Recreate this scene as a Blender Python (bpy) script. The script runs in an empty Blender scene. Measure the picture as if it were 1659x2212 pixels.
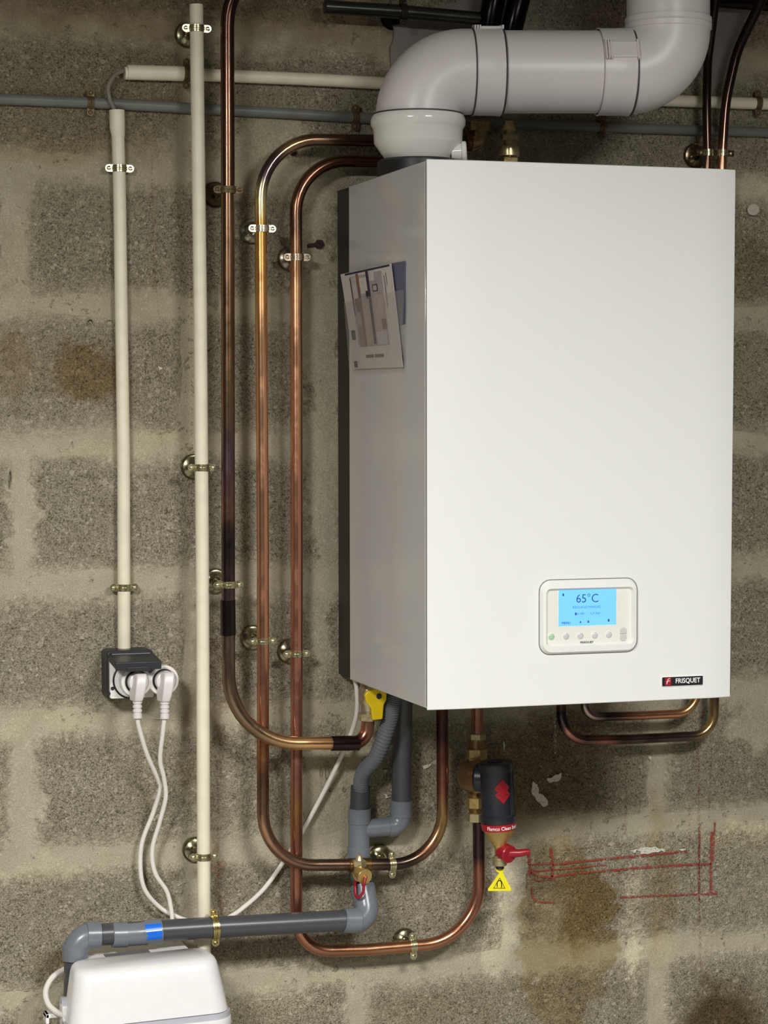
import bpy, math, random
from mathutils import Vector, Matrix, noise
random.seed(7)
pi = math.pi
scene = bpy.context.scene
COL = scene.collection
def srgb(r, g, b):
    f = lambda c: (c/255/12.92) if c/255 <= .04045 else ((c/255+.055)/1.055)**2.4
    return (f(r), f(g), f(b))

# ------------------------------------------------------------------ camera
FPX, CXP, CYP = 4892.0, 829.5, 1106.0
CAM = Vector((-1.2, -3.2485, 1.5413))
YAW, PITCH, ROLL = .3134, .0425, -.0018
FW = Vector((math.sin(YAW)*math.cos(PITCH), math.cos(YAW)*math.cos(PITCH), -math.sin(PITCH)))
_r = Vector((math.cos(YAW), -math.sin(YAW), 0)); _u = _r.cross(FW)
RT = _r*math.cos(ROLL)+_u*math.sin(ROLL); UP = _u*math.cos(ROLL)-_r*math.sin(ROLL)
cd = bpy.data.cameras.new('camera'); cam = bpy.data.objects.new('camera', cd); COL.objects.link(cam)
cd.sensor_fit = 'VERTICAL'; cd.sensor_height = 24; cd.lens = 24*FPX/2212; cd.clip_start = .05; cd.clip_end = 50
m = Matrix.Identity(4)
for i in range(3): m[i][0] = RT[i]; m[i][1] = UP[i]; m[i][2] = -FW[i]; m[i][3] = CAM[i]
cam.matrix_world = m
scene.camera = cam
# ------------------------------------------------------------------ world, lamps, exposure
LAMPS = [((-1.8, -2.4, 2.33), 111.0), ((.08, -2.4, 2.33), 72.0)]   # position, watts (built as lamp objects below)
wd = bpy.data.worlds.new('world'); scene.world = wd; wd.use_nodes = True
wd.node_tree.nodes['Background'].inputs[0].default_value = (.92, .95, 1, 1)
wd.node_tree.nodes['Background'].inputs[1].default_value = .035
vs = scene.view_settings
vs.view_transform = 'Standard'; vs.look = 'None'; vs.gamma = 1; vs.exposure = 0.0; vs.use_curve_mapping = False

# ------------------------------------------------------------------ helpers: places
def ray(px, py): return FW + RT*((px-CXP)/FPX) - UP*((py-CYP)/FPX)
def P(px, py, d):                      # point d metres in front of the wall
    v = ray(px, py); return CAM + v*((-d-CAM.y)/v.y)
def Q(px, py, X):                      # point on the plane x = X
    v = ray(px, py); return CAM + v*((X-CAM.x)/v.x)
def mpp(px, py, d):                    # metres per pixel there
    return (P(px, py, d)-CAM).dot(FW)/FPX

# ------------------------------------------------------------------ helpers: objects
ORG = {}
def thing(name, label, cat, loc=(0, 0, 0), group=None, rot=None):
    o = bpy.data.objects.new(name, None); COL.objects.link(o); o.empty_display_size = .02
    o.location = loc; o['label'] = label; o['category'] = cat
    if rot: o.rotation_euler = rot
    if group: o['group'] = group
    ORG[o.name] = Vector(loc); return o
class MB:
    def __init__(s): s.v = []; s.f = []; s.c = []; s.sm = []
    def add(s, vs_, fs, smooth=True, cols=None):
        n = len(s.v); s.v += [Vector(v) for v in vs_]; s.f += [tuple(i+n for i in f) for f in fs]
        s.sm += [smooth]*len(fs); s.c += (cols if cols else [(1, 1, 1)]*len(vs_)); return s
    def box(s, a, b, M=None):
        x0, y0, z0 = a; x1, y1, z1 = b
        v = [Vector(p) for p in ((x0,y0,z0),(x1,y0,z0),(x1,y1,z0),(x0,y1,z0),(x0,y0,z1),(x1,y0,z1),(x1,y1,z1),(x0,y1,z1))]
        if M: v = [M @ p for p in v]
        return s.add(v, [(3,2,1,0),(4,5,6,7),(0,1,5,4),(1,2,6,5),(2,3,7,6),(3,0,4,7)], False)
    def prism(s, out, y0, y1, M=None, smooth=False):   # outline in (x, z), extruded along y from y0 (front) to y1
        n = len(out); v = [Vector((x, y0, z)) for x, z in out]+[Vector((x, y1, z)) for x, z in out]
        if M: v = [M @ p for p in v]
        s.add(v, [tuple(range(n)), tuple(range(2*n-1, n-1, -1))], False)
        k = len(s.v)-2*n
        for i in range(n):
            j = (i+1) % n; s.f.append((k+j, k+i, k+n+i, k+n+j)); s.sm.append(smooth)
        return s
    def lathe(s, prof, M=None, seg=28, smooth=True, a0=0, a1=2*pi):   # (radius, height) pairs around local z
        full = abs(a1-a0-2*pi) < 1e-6; ns = seg if full else seg+1
        v = []
        for r, h in prof:
            for i in range(ns):
                a = a0+(a1-a0)*i/seg; v.append(Vector((r*math.cos(a), r*math.sin(a), h)))
        if M: v = [M @ p for p in v]
        f = []
        for k in range(len(prof)-1):
            for i in range(seg):
                j = (i+1) % ns; f.append((k*ns+i, k*ns+j, (k+1)*ns+j, (k+1)*ns+i))
        return s.add(v, f, smooth)
    def tube(s, pts, r, seg=18, cap=True, cols=None, smooth=True):
        pts = [Vector(p) for p in pts]; n = len(pts); rr = r if isinstance(r, (list, tuple)) else [r]*n
        t = [(pts[min(i+1, n-1)]-pts[max(i-1, 0)]).normalized() for i in range(n)]
        a = Vector((0, 1, 0)) if abs(t[0].y) < .9 else Vector((1, 0, 0))
        u = (a-t[0]*a.dot(t[0])).normalized(); v = []; cc = []
        for i in range(n):
            u = (u-t[i]*u.dot(t[i])).normalized(); w = t[i].cross(u)
            for k in range(seg):
                an = 2*pi*k/seg; v.append(pts[i]+(u*math.cos(an)+w*math.sin(an))*rr[i])
                cc.append(cols[i] if cols else (1, 1, 1))
        f = [(i*seg+k, i*seg+(k+1) % seg, (i+1)*seg+(k+1) % seg, (i+1)*seg+k) for i in range(n-1) for k in range(seg)]
        s.add(v, f, smooth, cc)
        if cap:
            b = len(s.v)-n*seg
            s.f.append(tuple(b+k for k in range(seg-1, -1, -1))); s.f.append(tuple(b+(n-1)*seg+k for k in range(seg))); s.sm += [False, False]
        return s
    def sphere(s, c, r, seg=16, sc=(1, 1, 1)):
        M = Matrix.Translation(Vector(c)) @ Matrix.Diagonal((sc[0], sc[1], sc[2], 1))
        return s.lathe([(max(1e-5, r*math.sin(pi*i/10)), -r*math.cos(pi*i/10)) for i in range(11)], M, seg)
    def mesh(s, name, off=Vector((0, 0, 0)), bevel=0, auto=40):
        me = bpy.data.meshes.new(name); me.from_pydata([tuple(v-off) for v in s.v], [], s.f)
        me.polygons.foreach_set('use_smooth', s.sm)
        at = me.color_attributes.new('Col', 'FLOAT_COLOR', 'POINT')
        at.data.foreach_set('color', [x for c in s.c for x in (c[0], c[1], c[2], 1)])
        me.update(); me.set_sharp_from_angle(angle=.62); return me
def link(name, me, ma, parent=None, bevel=0, segs=2):
    o = bpy.data.objects.new(name, me); COL.objects.link(o)
    if ma and not me.materials: me.materials.append(ma)
    if parent: o.parent = parent
    if bevel:
        b = o.modifiers.new('bevel', 'BEVEL'); b.width = bevel; b.segments = segs; b.limit_method = 'ANGLE'; b.angle_limit = .6
    return o
def root_org(p):
    while p.parent: p = p.parent
    return ORG.get(p.name, Vector((0, 0, 0)))
def part(name, mb, ma, parent, bevel=0, segs=2, label=None):      # mb holds world coordinates
    o = link(name, mb.mesh(name, root_org(parent)), ma, parent, bevel, segs)
    if label: o['label'] = label
    return o
def solo(name, mb, ma, label, cat, group=None, bevel=0, loc=None):
    loc = Vector(loc) if loc is not None else Vector((0, 0, 0))
    o = link(name, mb.mesh(name, loc), ma, None, bevel); o.location = loc
    ORG[o.name] = loc; o['label'] = label; o['category'] = cat
    if group: o['group'] = group
    return o
def axisM(p, q):                       # matrix with local z from p towards q, origin p
    z = (q-p).normalized(); a = Vector((0, 1, 0)) if abs(z.y) < .9 else Vector((1, 0, 0))
    x = (a-z*a.dot(z)).normalized(); y = z.cross(x); M = Matrix.Identity(4)
    for i in range(3): M[i][0] = x[i]; M[i][1] = y[i]; M[i][2] = z[i]; M[i][3] = p[i]
    return M
def hexnut(mb, p, q, r, seg=6, ch=.0012):
    L = (q-p).length; return mb.lathe([(.001, 0), (r-ch, 0), (r, ch), (r, L-ch), (r-ch, L), (.001, L)], axisM(p, q), seg, False)
def cyl(mb, p, q, r, r2=None, seg=24, ch=.0006):
    L = (q-p).length; r2 = r if r2 is None else r2
    return mb.lathe([(.0005, 0), (r-ch, 0), (r, ch), (r2, L-ch), (r2-ch, L), (.0005, L)], axisM(p, q), seg)
def fillet(pts, rad, step=.012):
    pts = [Vector(p) for p in pts]; out = [pts[0]]; rad = rad if isinstance(rad, (list, tuple)) else [rad]*(len(pts)-2)
    for i in range(1, len(pts)-1):
        a, b, c = pts[i-1], pts[i], pts[i+1]; u = (a-b).normalized(); w = (c-b).normalized()
        th = u.angle(w); r = rad[i-1]; t = min(r/math.tan(th/2), .49*(a-b).length if i > 1 else .98*(a-b).length, .98*(c-b).length if i == len(pts)-2 else .49*(c-b).length)
        r = t*math.tan(th/2); cen = b+(u+w).normalized()*(r/math.sin(th/2))
        p0 = b+u*t-cen; p1 = b+w*t-cen; ang = p0.angle(p1) if r > 1e-6 else 0; n = max(4, int(ang/(pi/28)))
        ax = p0.cross(p1).normalized() if r > 1e-6 else Vector((0, 0, 1))
        for k in range(n+1): out.append(cen+Matrix.Rotation(ang*k/n, 3, ax) @ p0)
    out.append(pts[-1]); res = [out[0]]
    for q in out[1:]:
        L = (q-res[-1]).length
        if L < 1e-6: continue
        p = res[-1]; n = max(1, int(L/step))
        for k in range(1, n+1): res.append(p.lerp(q, k/n))
    return res
def catmull(pts, n=10):
    p = [Vector(q) for q in pts]; p = [p[0]*2-p[1]]+p+[p[-1]*2-p[-2]]; o = []
    for i in range(1, len(p)-2):
        for k in range(n):
            t = k/n; o.append(.5*((2*p[i])+(p[i+1]-p[i-1])*t+(2*p[i-1]-5*p[i]+4*p[i+1]-p[i+2])*t*t+(3*p[i]-p[i-1]-3*p[i+1]+p[i+2])*t**3))
    o.append(p[-2]); return o
def rrect(w, h, r, n=6):               # rounded rectangle outline, centred
    o = []
    for cx, cz, a in ((w/2-r, h/2-r, 0), (-w/2+r, h/2-r, pi/2), (-w/2+r, -h/2+r, pi), (w/2-r, -h/2+r, 1.5*pi)):
        for k in range(n+1): o.append((cx+r*math.cos(a+k*pi/2/n), cz+r*math.sin(a+k*pi/2/n)))
    return o[::-1]
def arcpoly(r, n=24, a0=0, a1=2*pi): return [(r*math.cos(a0+(a1-a0)*i/n), r*math.sin(a0+(a1-a0)*i/n)) for i in range(n)][::-1]
def text(name, body, size, ma, parent, fn, ext=.0002, shear=0, bold=0):   # fn maps (u, v, w) of the lettering to the world
    cu = bpy.data.curves.new(name, 'FONT'); cu.body = body; cu.size = size; cu.extrude = ext; cu.align_x = 'CENTER'; cu.align_y = 'CENTER'
    cu.resolution_u = 3; cu.shear = shear; cu.offset = bold
    t = bpy.data.objects.new(name, cu); COL.objects.link(t)
    bpy.context.view_layer.update(); me = bpy.data.meshes.new_from_object(t.evaluated_get(bpy.context.evaluated_depsgraph_get()))
    bpy.data.objects.remove(t); bpy.data.curves.remove(cu)
    off = root_org(parent)
    for v in me.vertices: v.co = fn(v.co.x, v.co.y, v.co.z)-off
    me.materials.clear(); return link(name, me, ma, parent)

# ------------------------------------------------------------------ helpers: materials
class NT:
    def __init__(s, name):
        s.m = bpy.data.materials.new(name); s.m.use_nodes = True; s.t = s.m.node_tree; s.b = s.t.nodes['Principled BSDF']
    def n(s, kind, ins=None, **kw):
        nd = s.t.nodes.new(kind)
        for k, v in kw.items(): setattr(nd, k, v)
        for k, v in (ins or {}).items(): s.put(nd.inputs[k], v)
        return nd
    def put(s, sock, v):
        if hasattr(v, 'links') or isinstance(v, bpy.types.NodeSocket): s.t.links.new(v, sock)
        elif isinstance(v, tuple) and len(v) == 3 and sock.type == 'RGBA': sock.default_value = (*v, 1)
        else: sock.default_value = v
    def set(s, **kw):
        for k, v in kw.items(): s.put(s.b.inputs[k.replace('_', ' ')], v)
    def noise(s, vec, scale, detail=2, rough=.5):
        return s.n('ShaderNodeTexNoise', {'Vector': vec, 'Scale': scale, 'Detail': detail, 'Roughness': rough})
    def mapr(s, v, a, b, c=0., d=1., smooth=True):
        return s.n('ShaderNodeMapRange', {'Value': v, 'From Min': a, 'From Max': b, 'To Min': c, 'To Max': d}, interpolation_type='SMOOTHSTEP' if smooth else 'LINEAR').outputs[0]
    def mix(s, f, a, b, mode='MIX'):
        nd = s.n('ShaderNodeMix', data_type='RGBA', blend_type=mode, clamp_factor=True)
        s.put(nd.inputs[0], f); s.put(nd.inputs[6], a); s.put(nd.inputs[7], b); return nd.outputs[2]
    def math(s, op, a, b=0.):
        nd = s.n('ShaderNodeMath', operation=op); s.put(nd.inputs[0], a); s.put(nd.inputs[1], b); return nd.outputs[0]
    def bump(s, h, strength, dist): return s.n('ShaderNodeBump', {'Height': h, 'Strength': strength, 'Distance': dist}).outputs[0]
def plain(name, col, rough=.5, metal=0., var=.06, scale=60., bump=0., spec=.5, coat=0., emit=0.):
    k = NT(name); pos = k.n('ShaderNodeTexCoord').outputs['Object']
    nz = k.noise(pos, scale, 3)
    c = k.mix(k.mapr(nz.outputs[0], .3, .7), tuple(x*(1-var) for x in col), tuple(min(1, x*(1+var)) for x in col))
    k.set(Base_Color=c, Roughness=rough, Metallic=metal, Specular_IOR_Level=spec, Coat_Weight=coat)
    if bump: k.set(Normal=k.bump(k.noise(pos, scale*6, 2).outputs[0], bump, .001))
    if emit: k.set(Emission_Color=col, Emission_Strength=emit)
    return k.m
def metal(name, rough=.3, met=.85, mott=.35, dark=(.25, .18, .15), scale=45.):
    k = NT(name); pos = k.n('ShaderNodeNewGeometry').outputs['Position']
    col = k.n('ShaderNodeVertexColor', layer_name='Col').outputs[0]
    a = k.noise(pos, scale, 5, .62).outputs[0]; b = k.noise(pos, scale*6, 2).outputs[0]
    f = k.mapr(a, .42, .72, 0., mott)
    c = k.mix(f, col, k.mix(1., col, dark, 'MULTIPLY'))
    c = k.mix(k.mapr(b, .35, .75, 0., mott*.5), c, k.mix(1., c, (1.35, 1.2, 1.1), 'MULTIPLY'))
    k.set(Base_Color=c, Metallic=met, Roughness=k.mapr(a, .3, .75, rough*.8, rough*1.5), Normal=k.bump(b, .08, .0006))
    return k.m
M = {}
M['copper'] = metal('copper', .22, .93, .25, (.45, .37, .33), 22.)
M['brass'] = metal('brass', .28, .8, .25, (.5, .42, .3), 120.)
M['zinc'] = metal('yellow_zinc', .22, .95, .25, (.45, .4, .3), 200.)
M['old_zinc'] = metal('tarnished_zinc', .55, .8, .4, (.4, .32, .25), 200.)
M['steel'] = plain('dull_steel', srgb(150, 145, 130), .35, .9)
M['pvc_white'] = plain('cream_pvc', srgb(230, 224, 200), .42, 0, .04, 40)
M['pvc_grey'] = plain('grey_conduit_pvc', srgb(112, 114, 108), .45, 0, .1, 30)
M['drain_dark'] = plain('charcoal_drain_pvc', srgb(72, 73, 76), .32, 0, .06, 50)
M['hose'] = plain('ribbed_hose', srgb(104, 109, 114), .5)
M['drain_grey'] = plain('grey_fitting_pvc', srgb(114, 119, 127), .28, 0, .04, 50)
M['rubber'] = plain('dark_rubber', srgb(58, 62, 64), .5, 0, .06)
M['flue'] = plain('flue_white', srgb(220, 214, 213), .36, 0, .015, 20)
M['collar'] = plain('glossy_white_plastic', srgb(226, 224, 217), .13, 0, .01, 20)
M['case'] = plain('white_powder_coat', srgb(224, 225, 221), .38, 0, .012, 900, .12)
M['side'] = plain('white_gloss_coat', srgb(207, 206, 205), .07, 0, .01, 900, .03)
M['black'] = plain('black_plastic', srgb(30, 30, 32), .45, 0, .1)
M['blackbox'] = plain('black_box_plastic', srgb(44, 46, 50), .4, 0, .06)
M['filter_black'] = plain('filter_black_plastic', srgb(34, 36, 44), .3, 0, .08)
M['white'] = plain('white_plastic', srgb(232, 230, 226), .3, 0, .015)
M['plug'] = plain('plug_plastic', srgb(222, 216, 214), .35, 0, .02)
M['cable'] = plain('white_cable', srgb(228, 224, 216), .4, 0, .03)
M['greycable'] = plain('grey_cable', srgb(125, 120, 112), .5)
M['pump'] = plain('pump_white', srgb(232, 230, 230), .3, 0, .015)
M['pumpgrey'] = plain('pump_grey_band', srgb(185, 186, 194), .4, 0, .02)
M['yellow'] = plain('yellow_plastic', srgb(232, 200, 20), .35, 0, .03)
M['tag'] = plain('yellow_tag', srgb(246, 232, 40), .4, 0, .02)
M['red'] = plain('red_plastic', srgb(150, 22, 36), .3, 0, .05)
M['redband'] = plain('red_band', srgb(165, 25, 40), .4)
M['ink'] = plain('black_ink', srgb(24, 24, 26), .5)
M['whiteink'] = plain('white_ink', srgb(240, 240, 240), .5)
M['greyink'] = plain('grey_ink', srgb(105, 105, 108), .5)
M['blue'] = plain('blue_label', srgb(20, 110, 225), .3)
M['bezel'] = plain('panel_white', srgb(226, 227, 222), .35, 0, .01)
M['panel'] = plain('panel_ivory', srgb(222, 222, 214), .35, 0, .01)
M['button'] = plain('button_grey', srgb(196, 196, 196), .2, 0, .03)
M['buttongreen'] = plain('button_green', srgb(165, 196, 165), .2, 0, .03)
M['screen'] = plain('backlit_screen', srgb(105, 175, 242), .3, 0, .03, 60, 0, .4, 0, .62)
M['screenink'] = plain('screen_ink', srgb(28, 82, 160), .5)
M['screenfaint'] = plain('screen_faint_ink', srgb(75, 140, 210), .5, emit=.3)
M['paper'] = plain('leaflet_paper', srgb(215, 208, 205), .5, 0, .02)
M['paperblue'] = plain('booklet_blue', srgb(96, 100, 128), .4, 0, .1)
M['rust'] = plain('rusty_iron', srgb(62, 40, 38), .7, .4, .3, 200)
M['hole'] = plain('hole_dark', srgb(14, 12, 10), .9)
M['plug_wall'] = plain('wall_plug_plastic', srgb(180, 175, 160), .5)
M['concrete'] = plain('smooth_concrete', srgb(150, 145, 135), .85, 0, .15, 8, .4)
M['floor'] = plain('concrete_floor', srgb(150, 147, 140), .8, 0, .15, 6, .4)
M['enamel'] = plain('lamp_enamel', srgb(225, 225, 222), .4)
k = NT('clear_film'); g = k.n('ShaderNodeBsdfGlossy', {'Roughness': .12}); tr = k.n('ShaderNodeBsdfTransparent'); df = k.n('ShaderNodeBsdfDiffuse', {'Color': (.8, .8, .8)})
m1 = k.n('ShaderNodeMixShader'); k.put(m1.inputs[0], .10); k.put(m1.inputs[1], tr.outputs[0]); k.put(m1.inputs[2], g.outputs[0])
m2 = k.n('ShaderNodeMixShader'); k.put(m2.inputs[0], .07); k.put(m2.inputs[1], m1.outputs[0]); k.put(m2.inputs[2], df.outputs[0])
k.t.links.new(m2.outputs[0], k.t.nodes['Material Output'].inputs[0]); M['film'] = k.m
def chalk(name, col, cover):
    k = NT(name); pos = k.n('ShaderNodeNewGeometry').outputs['Position']
    a = k.mapr(k.noise(pos, 420, 3, .7).outputs[0], .5-cover, .62-cover*.6)
    k.set(Base_Color=col, Roughness=.95, Alpha=a, Specular_IOR_Level=.1); return k.m
M['chalk'] = chalk('red_chalk', srgb(150, 62, 52), .10)
M['chalk_faint'] = chalk('faint_red_chalk', srgb(128, 66, 54), -.02)
M['paint'] = chalk('old_white_paint', srgb(205, 200, 185), .24)
M['scratch'] = chalk('pale_scratch', srgb(190, 182, 165), .02)

# the wall: (pixel x, y, rx, ry), tint, strength
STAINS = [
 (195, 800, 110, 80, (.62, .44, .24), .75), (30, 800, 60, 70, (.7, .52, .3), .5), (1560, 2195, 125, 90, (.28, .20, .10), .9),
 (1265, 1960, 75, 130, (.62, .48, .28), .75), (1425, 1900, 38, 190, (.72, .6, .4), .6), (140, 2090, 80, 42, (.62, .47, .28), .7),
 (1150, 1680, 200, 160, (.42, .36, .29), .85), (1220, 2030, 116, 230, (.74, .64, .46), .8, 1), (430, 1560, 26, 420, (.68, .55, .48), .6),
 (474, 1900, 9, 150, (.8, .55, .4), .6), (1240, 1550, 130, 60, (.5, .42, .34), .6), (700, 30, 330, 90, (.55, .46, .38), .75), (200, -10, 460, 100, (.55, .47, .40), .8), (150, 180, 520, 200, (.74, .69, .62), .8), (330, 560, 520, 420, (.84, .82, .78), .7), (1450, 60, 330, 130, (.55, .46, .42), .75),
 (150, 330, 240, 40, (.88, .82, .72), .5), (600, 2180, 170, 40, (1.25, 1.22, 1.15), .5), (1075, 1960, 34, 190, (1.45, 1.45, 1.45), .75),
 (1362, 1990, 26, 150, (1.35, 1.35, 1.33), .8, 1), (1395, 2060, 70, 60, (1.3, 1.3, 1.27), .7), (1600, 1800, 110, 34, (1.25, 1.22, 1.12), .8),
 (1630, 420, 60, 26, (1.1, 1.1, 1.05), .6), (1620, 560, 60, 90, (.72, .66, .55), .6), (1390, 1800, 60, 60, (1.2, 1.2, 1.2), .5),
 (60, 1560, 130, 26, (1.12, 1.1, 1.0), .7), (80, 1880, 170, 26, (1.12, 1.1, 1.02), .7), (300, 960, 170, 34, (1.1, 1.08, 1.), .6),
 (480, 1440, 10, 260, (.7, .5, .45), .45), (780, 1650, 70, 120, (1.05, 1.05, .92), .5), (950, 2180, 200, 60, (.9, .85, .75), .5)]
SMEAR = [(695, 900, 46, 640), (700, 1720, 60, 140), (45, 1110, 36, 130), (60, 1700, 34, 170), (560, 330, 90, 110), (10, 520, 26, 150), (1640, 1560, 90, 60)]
def wallmat(name, block):
    k = NT(name); pos = k.n('ShaderNodeNewGeometry').outputs['Position']
    warp = k.noise(pos, 14, 4, .65)
    wv = k.n('ShaderNodeVectorMath', {0: warp.outputs['Color'], 1: (.5, .5, .5)}, operation='SUBTRACT').outputs[0]
    wv = k.n('ShaderNodeVectorMath', {0: wv, 1: (.13, 0, .13)}, operation='MULTIPLY').outputs[0]
    wp = k.n('ShaderNodeVectorMath', {0: pos, 1: wv}, operation='ADD').outputs[0]
    n1 = k.noise(pos, 450, 3, .75).outputs[0]; n2 = k.noise(pos, 6, 5, .6).outputs[0]; n3 = k.noise(pos, 70, 4, .65).outputs[0]; n4 = k.noise(pos, 26, 4, .6).outputs[0]
    vo = k.n('ShaderNodeTexVoronoi', {'Vector': pos, 'Scale': 330., 'Randomness': 1.})
    dp = k.n('ShaderNodeVectorMath', {0: pos, 1: k.n('ShaderNodeVectorMath', {0: k.noise(pos, 160, 2).outputs['Color'], 1: (.006, .006, .006)}, operation='MULTIPLY').outputs[0]}, operation='ADD').outputs[0]
    vw = k.n('ShaderNodeTexVoronoi', {'Vector': dp, 'Scale': 105., 'Randomness': 1.})
    mo = k.mix(k.mapr(n1, .3, .7), srgb(155, 149, 129), srgb(184, 177, 156))
    mo = k.mix(k.mapr(n4, .3, .7), k.mix(1., mo, (.88, .87, .85), 'MULTIPLY'), mo)
    mo = k.mix(k.mapr(n2, .3, .7), mo, k.mix(1., mo, (1.12, 1.12, 1.08), 'MULTIPLY'))
    bl = k.mix(k.mapr(n1, .36, .64), srgb(102, 96, 81), srgb(202, 193, 169))
    cellc = k.n('ShaderNodeSeparateColor', {0: vo.outputs['Color']}).outputs[0]
    bl = k.mix(k.mapr(cellc, .0, 1., 0., .5, False), bl, srgb(184, 176, 154))
    bl = k.mix(k.mapr(cellc, .2, .05, 0., .36), bl, srgb(66, 60, 50))
    pr = k.n('ShaderNodeSeparateColor', {0: vw.outputs['Color']})
    peb = k.math('MULTIPLY', k.mapr(k.math('ADD', vw.outputs['Distance'], k.math('MULTIPLY', pr.outputs[0], .25)), .5, .4), k.mapr(pr.outputs[1], .9, .92))
    vs2 = k.n('ShaderNodeTexVoronoi', {'Vector': dp, 'Scale': 210., 'Randomness': 1.})
    sp = k.math('MULTIPLY', k.mapr(vs2.outputs['Distance'], .5, .32), k.mapr(k.n('ShaderNodeSeparateColor', {0: vs2.outputs['Color']}).outputs[2], .88, .95))
    bl = k.mix(k.math('MULTIPLY', sp, .75), bl, srgb(224, 216, 196))
    mo = k.mix(k.math('MULTIPLY', sp, .22), mo, srgb(224, 216, 196))
    bl = k.mix(k.math('MULTIPLY', peb, .6), bl, srgb(220, 212, 190))
    bl = k.mix(k.mapr(n4, .35, .65), k.mix(1., bl, (.9, .89, .87), 'MULTIPLY'), bl)
    bl = k.mix(k.mapr(n2, .3, .7), k.mix(1., bl, (.88, .86, .83), 'MULTIPLY'), bl)
    if block:
        e = k.n('ShaderNodeVertexColor', layer_name='Col').outputs[0]
        e = k.n('ShaderNodeSeparateColor', {0: e}).outputs[0]
        e = k.math('ADD', e, k.mapr(n3, .2, .8, -.42, .42, False))
        e = k.math('ADD', e, k.mapr(n2, .2, .8, -.6, .6, False))
        f = k.mapr(e, .22, 1.15)
    else: f = k.mapr(k.math('ADD', n3, k.mapr(n2, .3, .7, -.1, .1, False)), .62, .72, 0., .6)
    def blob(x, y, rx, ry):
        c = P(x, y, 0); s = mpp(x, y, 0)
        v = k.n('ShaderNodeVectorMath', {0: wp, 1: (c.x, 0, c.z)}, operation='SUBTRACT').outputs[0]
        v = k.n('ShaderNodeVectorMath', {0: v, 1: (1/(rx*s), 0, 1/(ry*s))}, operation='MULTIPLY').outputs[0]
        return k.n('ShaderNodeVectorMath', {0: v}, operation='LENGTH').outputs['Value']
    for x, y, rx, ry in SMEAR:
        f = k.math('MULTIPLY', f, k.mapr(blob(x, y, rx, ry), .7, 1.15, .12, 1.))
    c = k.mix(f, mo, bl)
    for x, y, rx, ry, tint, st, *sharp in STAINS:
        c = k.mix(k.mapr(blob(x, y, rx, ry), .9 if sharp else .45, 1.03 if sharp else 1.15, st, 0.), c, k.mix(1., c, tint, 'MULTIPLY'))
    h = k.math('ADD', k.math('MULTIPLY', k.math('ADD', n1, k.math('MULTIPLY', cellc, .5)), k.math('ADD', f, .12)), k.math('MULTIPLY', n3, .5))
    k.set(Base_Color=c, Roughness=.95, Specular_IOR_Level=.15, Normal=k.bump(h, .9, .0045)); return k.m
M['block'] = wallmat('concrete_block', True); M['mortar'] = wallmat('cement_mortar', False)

# ------------------------------------------------------------------ the room
def struct(name, mb, ma):
    o = link(name, mb.mesh(name), ma); o['kind'] = 'structure'; return o
X0, X1, ZC = -3.0, 2.4, 2.39
mb = MB(); nx, nz = 96, 52                      # mortar face as a slightly uneven sheet over a solid core
vv = []; ff = []
for j in range(nz+1):
    for i in range(nx+1):
        x = X0+(X1-X0)*i/nx; z = ZC*j/nz; vv.append((x, -.0008*noise.noise(Vector((x*9, z*9, 2))), z))
for j in range(nz):
    for i in range(nx): a = j*(nx+1)+i; ff.append((a, a+1, a+nx+2, a+nx+1))
mb.add(vv, ff, True); mb.box((X0, .004, 0), (X1, .2, ZC))
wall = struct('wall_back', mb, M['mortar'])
wall['label'] = 'grey concrete block wall with smeared mortar joints'
struct('floor', MB().box((X0, -4.6, -.1), (X1, .2, 0)), M['floor'])
struct('ceiling', MB().box((X0, -4.6, ZC), (X1, .2, ZC+.12)), M['concrete'])
# concrete blocks, 500 x 200 mm in running bond
BX = P(45, 1110, 0).x                           # a head joint of the odd courses
def blockmesh(seed):
    mb = MB(); nx, nz = 34, 14; v = []; c = []
    for j in range(nz+1):
        for i in range(nx+1):
            x = .249*(2*i/nx-1); z = .099*(2*j/nz-1)
            e = min((.249-abs(x))/.032, (.099-abs(z))/.038)
            e = max(0, min(1, e)); q = Vector((x*14, z*14, seed*7.3))
            h = -.0014+.0030*min(1, e*1.7+.35*noise.noise(q)+.15*noise.noise(q*3))+.0006*noise.noise(q*2.2+Vector((3, 1, 0)))
            v.append((x, -h, z)); c.append((e, e, e))
    f = [(j*(nx+1)+i, j*(nx+1)+i+1, (j+1)*(nx+1)+i+1, (j+1)*(nx+1)+i) for j in range(nz) for i in range(nx)]
    mb.add(v, f, True, c); n = len(v)           # sides down into the wall
    rim = [i for i in range(nx+1)]+[j*(nx+1)+nx for j in range(1, nz+1)]+[nz*(nx+1)+i for i in range(nx-1, -1, -1)]+[j*(nx+1) for j in range(nz-1, 0, -1)]
    mb.add([(v[i][0], .012, v[i][2]) for i in rim], [])
    for a in range(len(rim)):
        b = (a+1) % len(rim); mb.f.append((rim[b], rim[a], n+a, n+b)); mb.sm.append(False)
    return mb.mesh('block')
BM = [blockmesh(i) for i in range(7)]
for r in range(-1, 14):
    zc = .2*r+.2
    if zc < .1 or zc > 2.3: continue
    off = BX if r % 2 == 0 else BX+.25
    i0 = math.ceil((X0+.3-off)/.5); x = off+.5*i0
    while x+.25 < X1-.05:
        if -1.45 < x < 1.25:
            o = link('block', BM[random.randrange(7)], M['block'], wall); o.location = (x+.25, 0, zc)
            o.rotation_euler = (0, 0, 0); o.scale = (random.choice((1, -1))*1, 1, 1) if False else (1, 1, 1)
        x += .5
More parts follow.
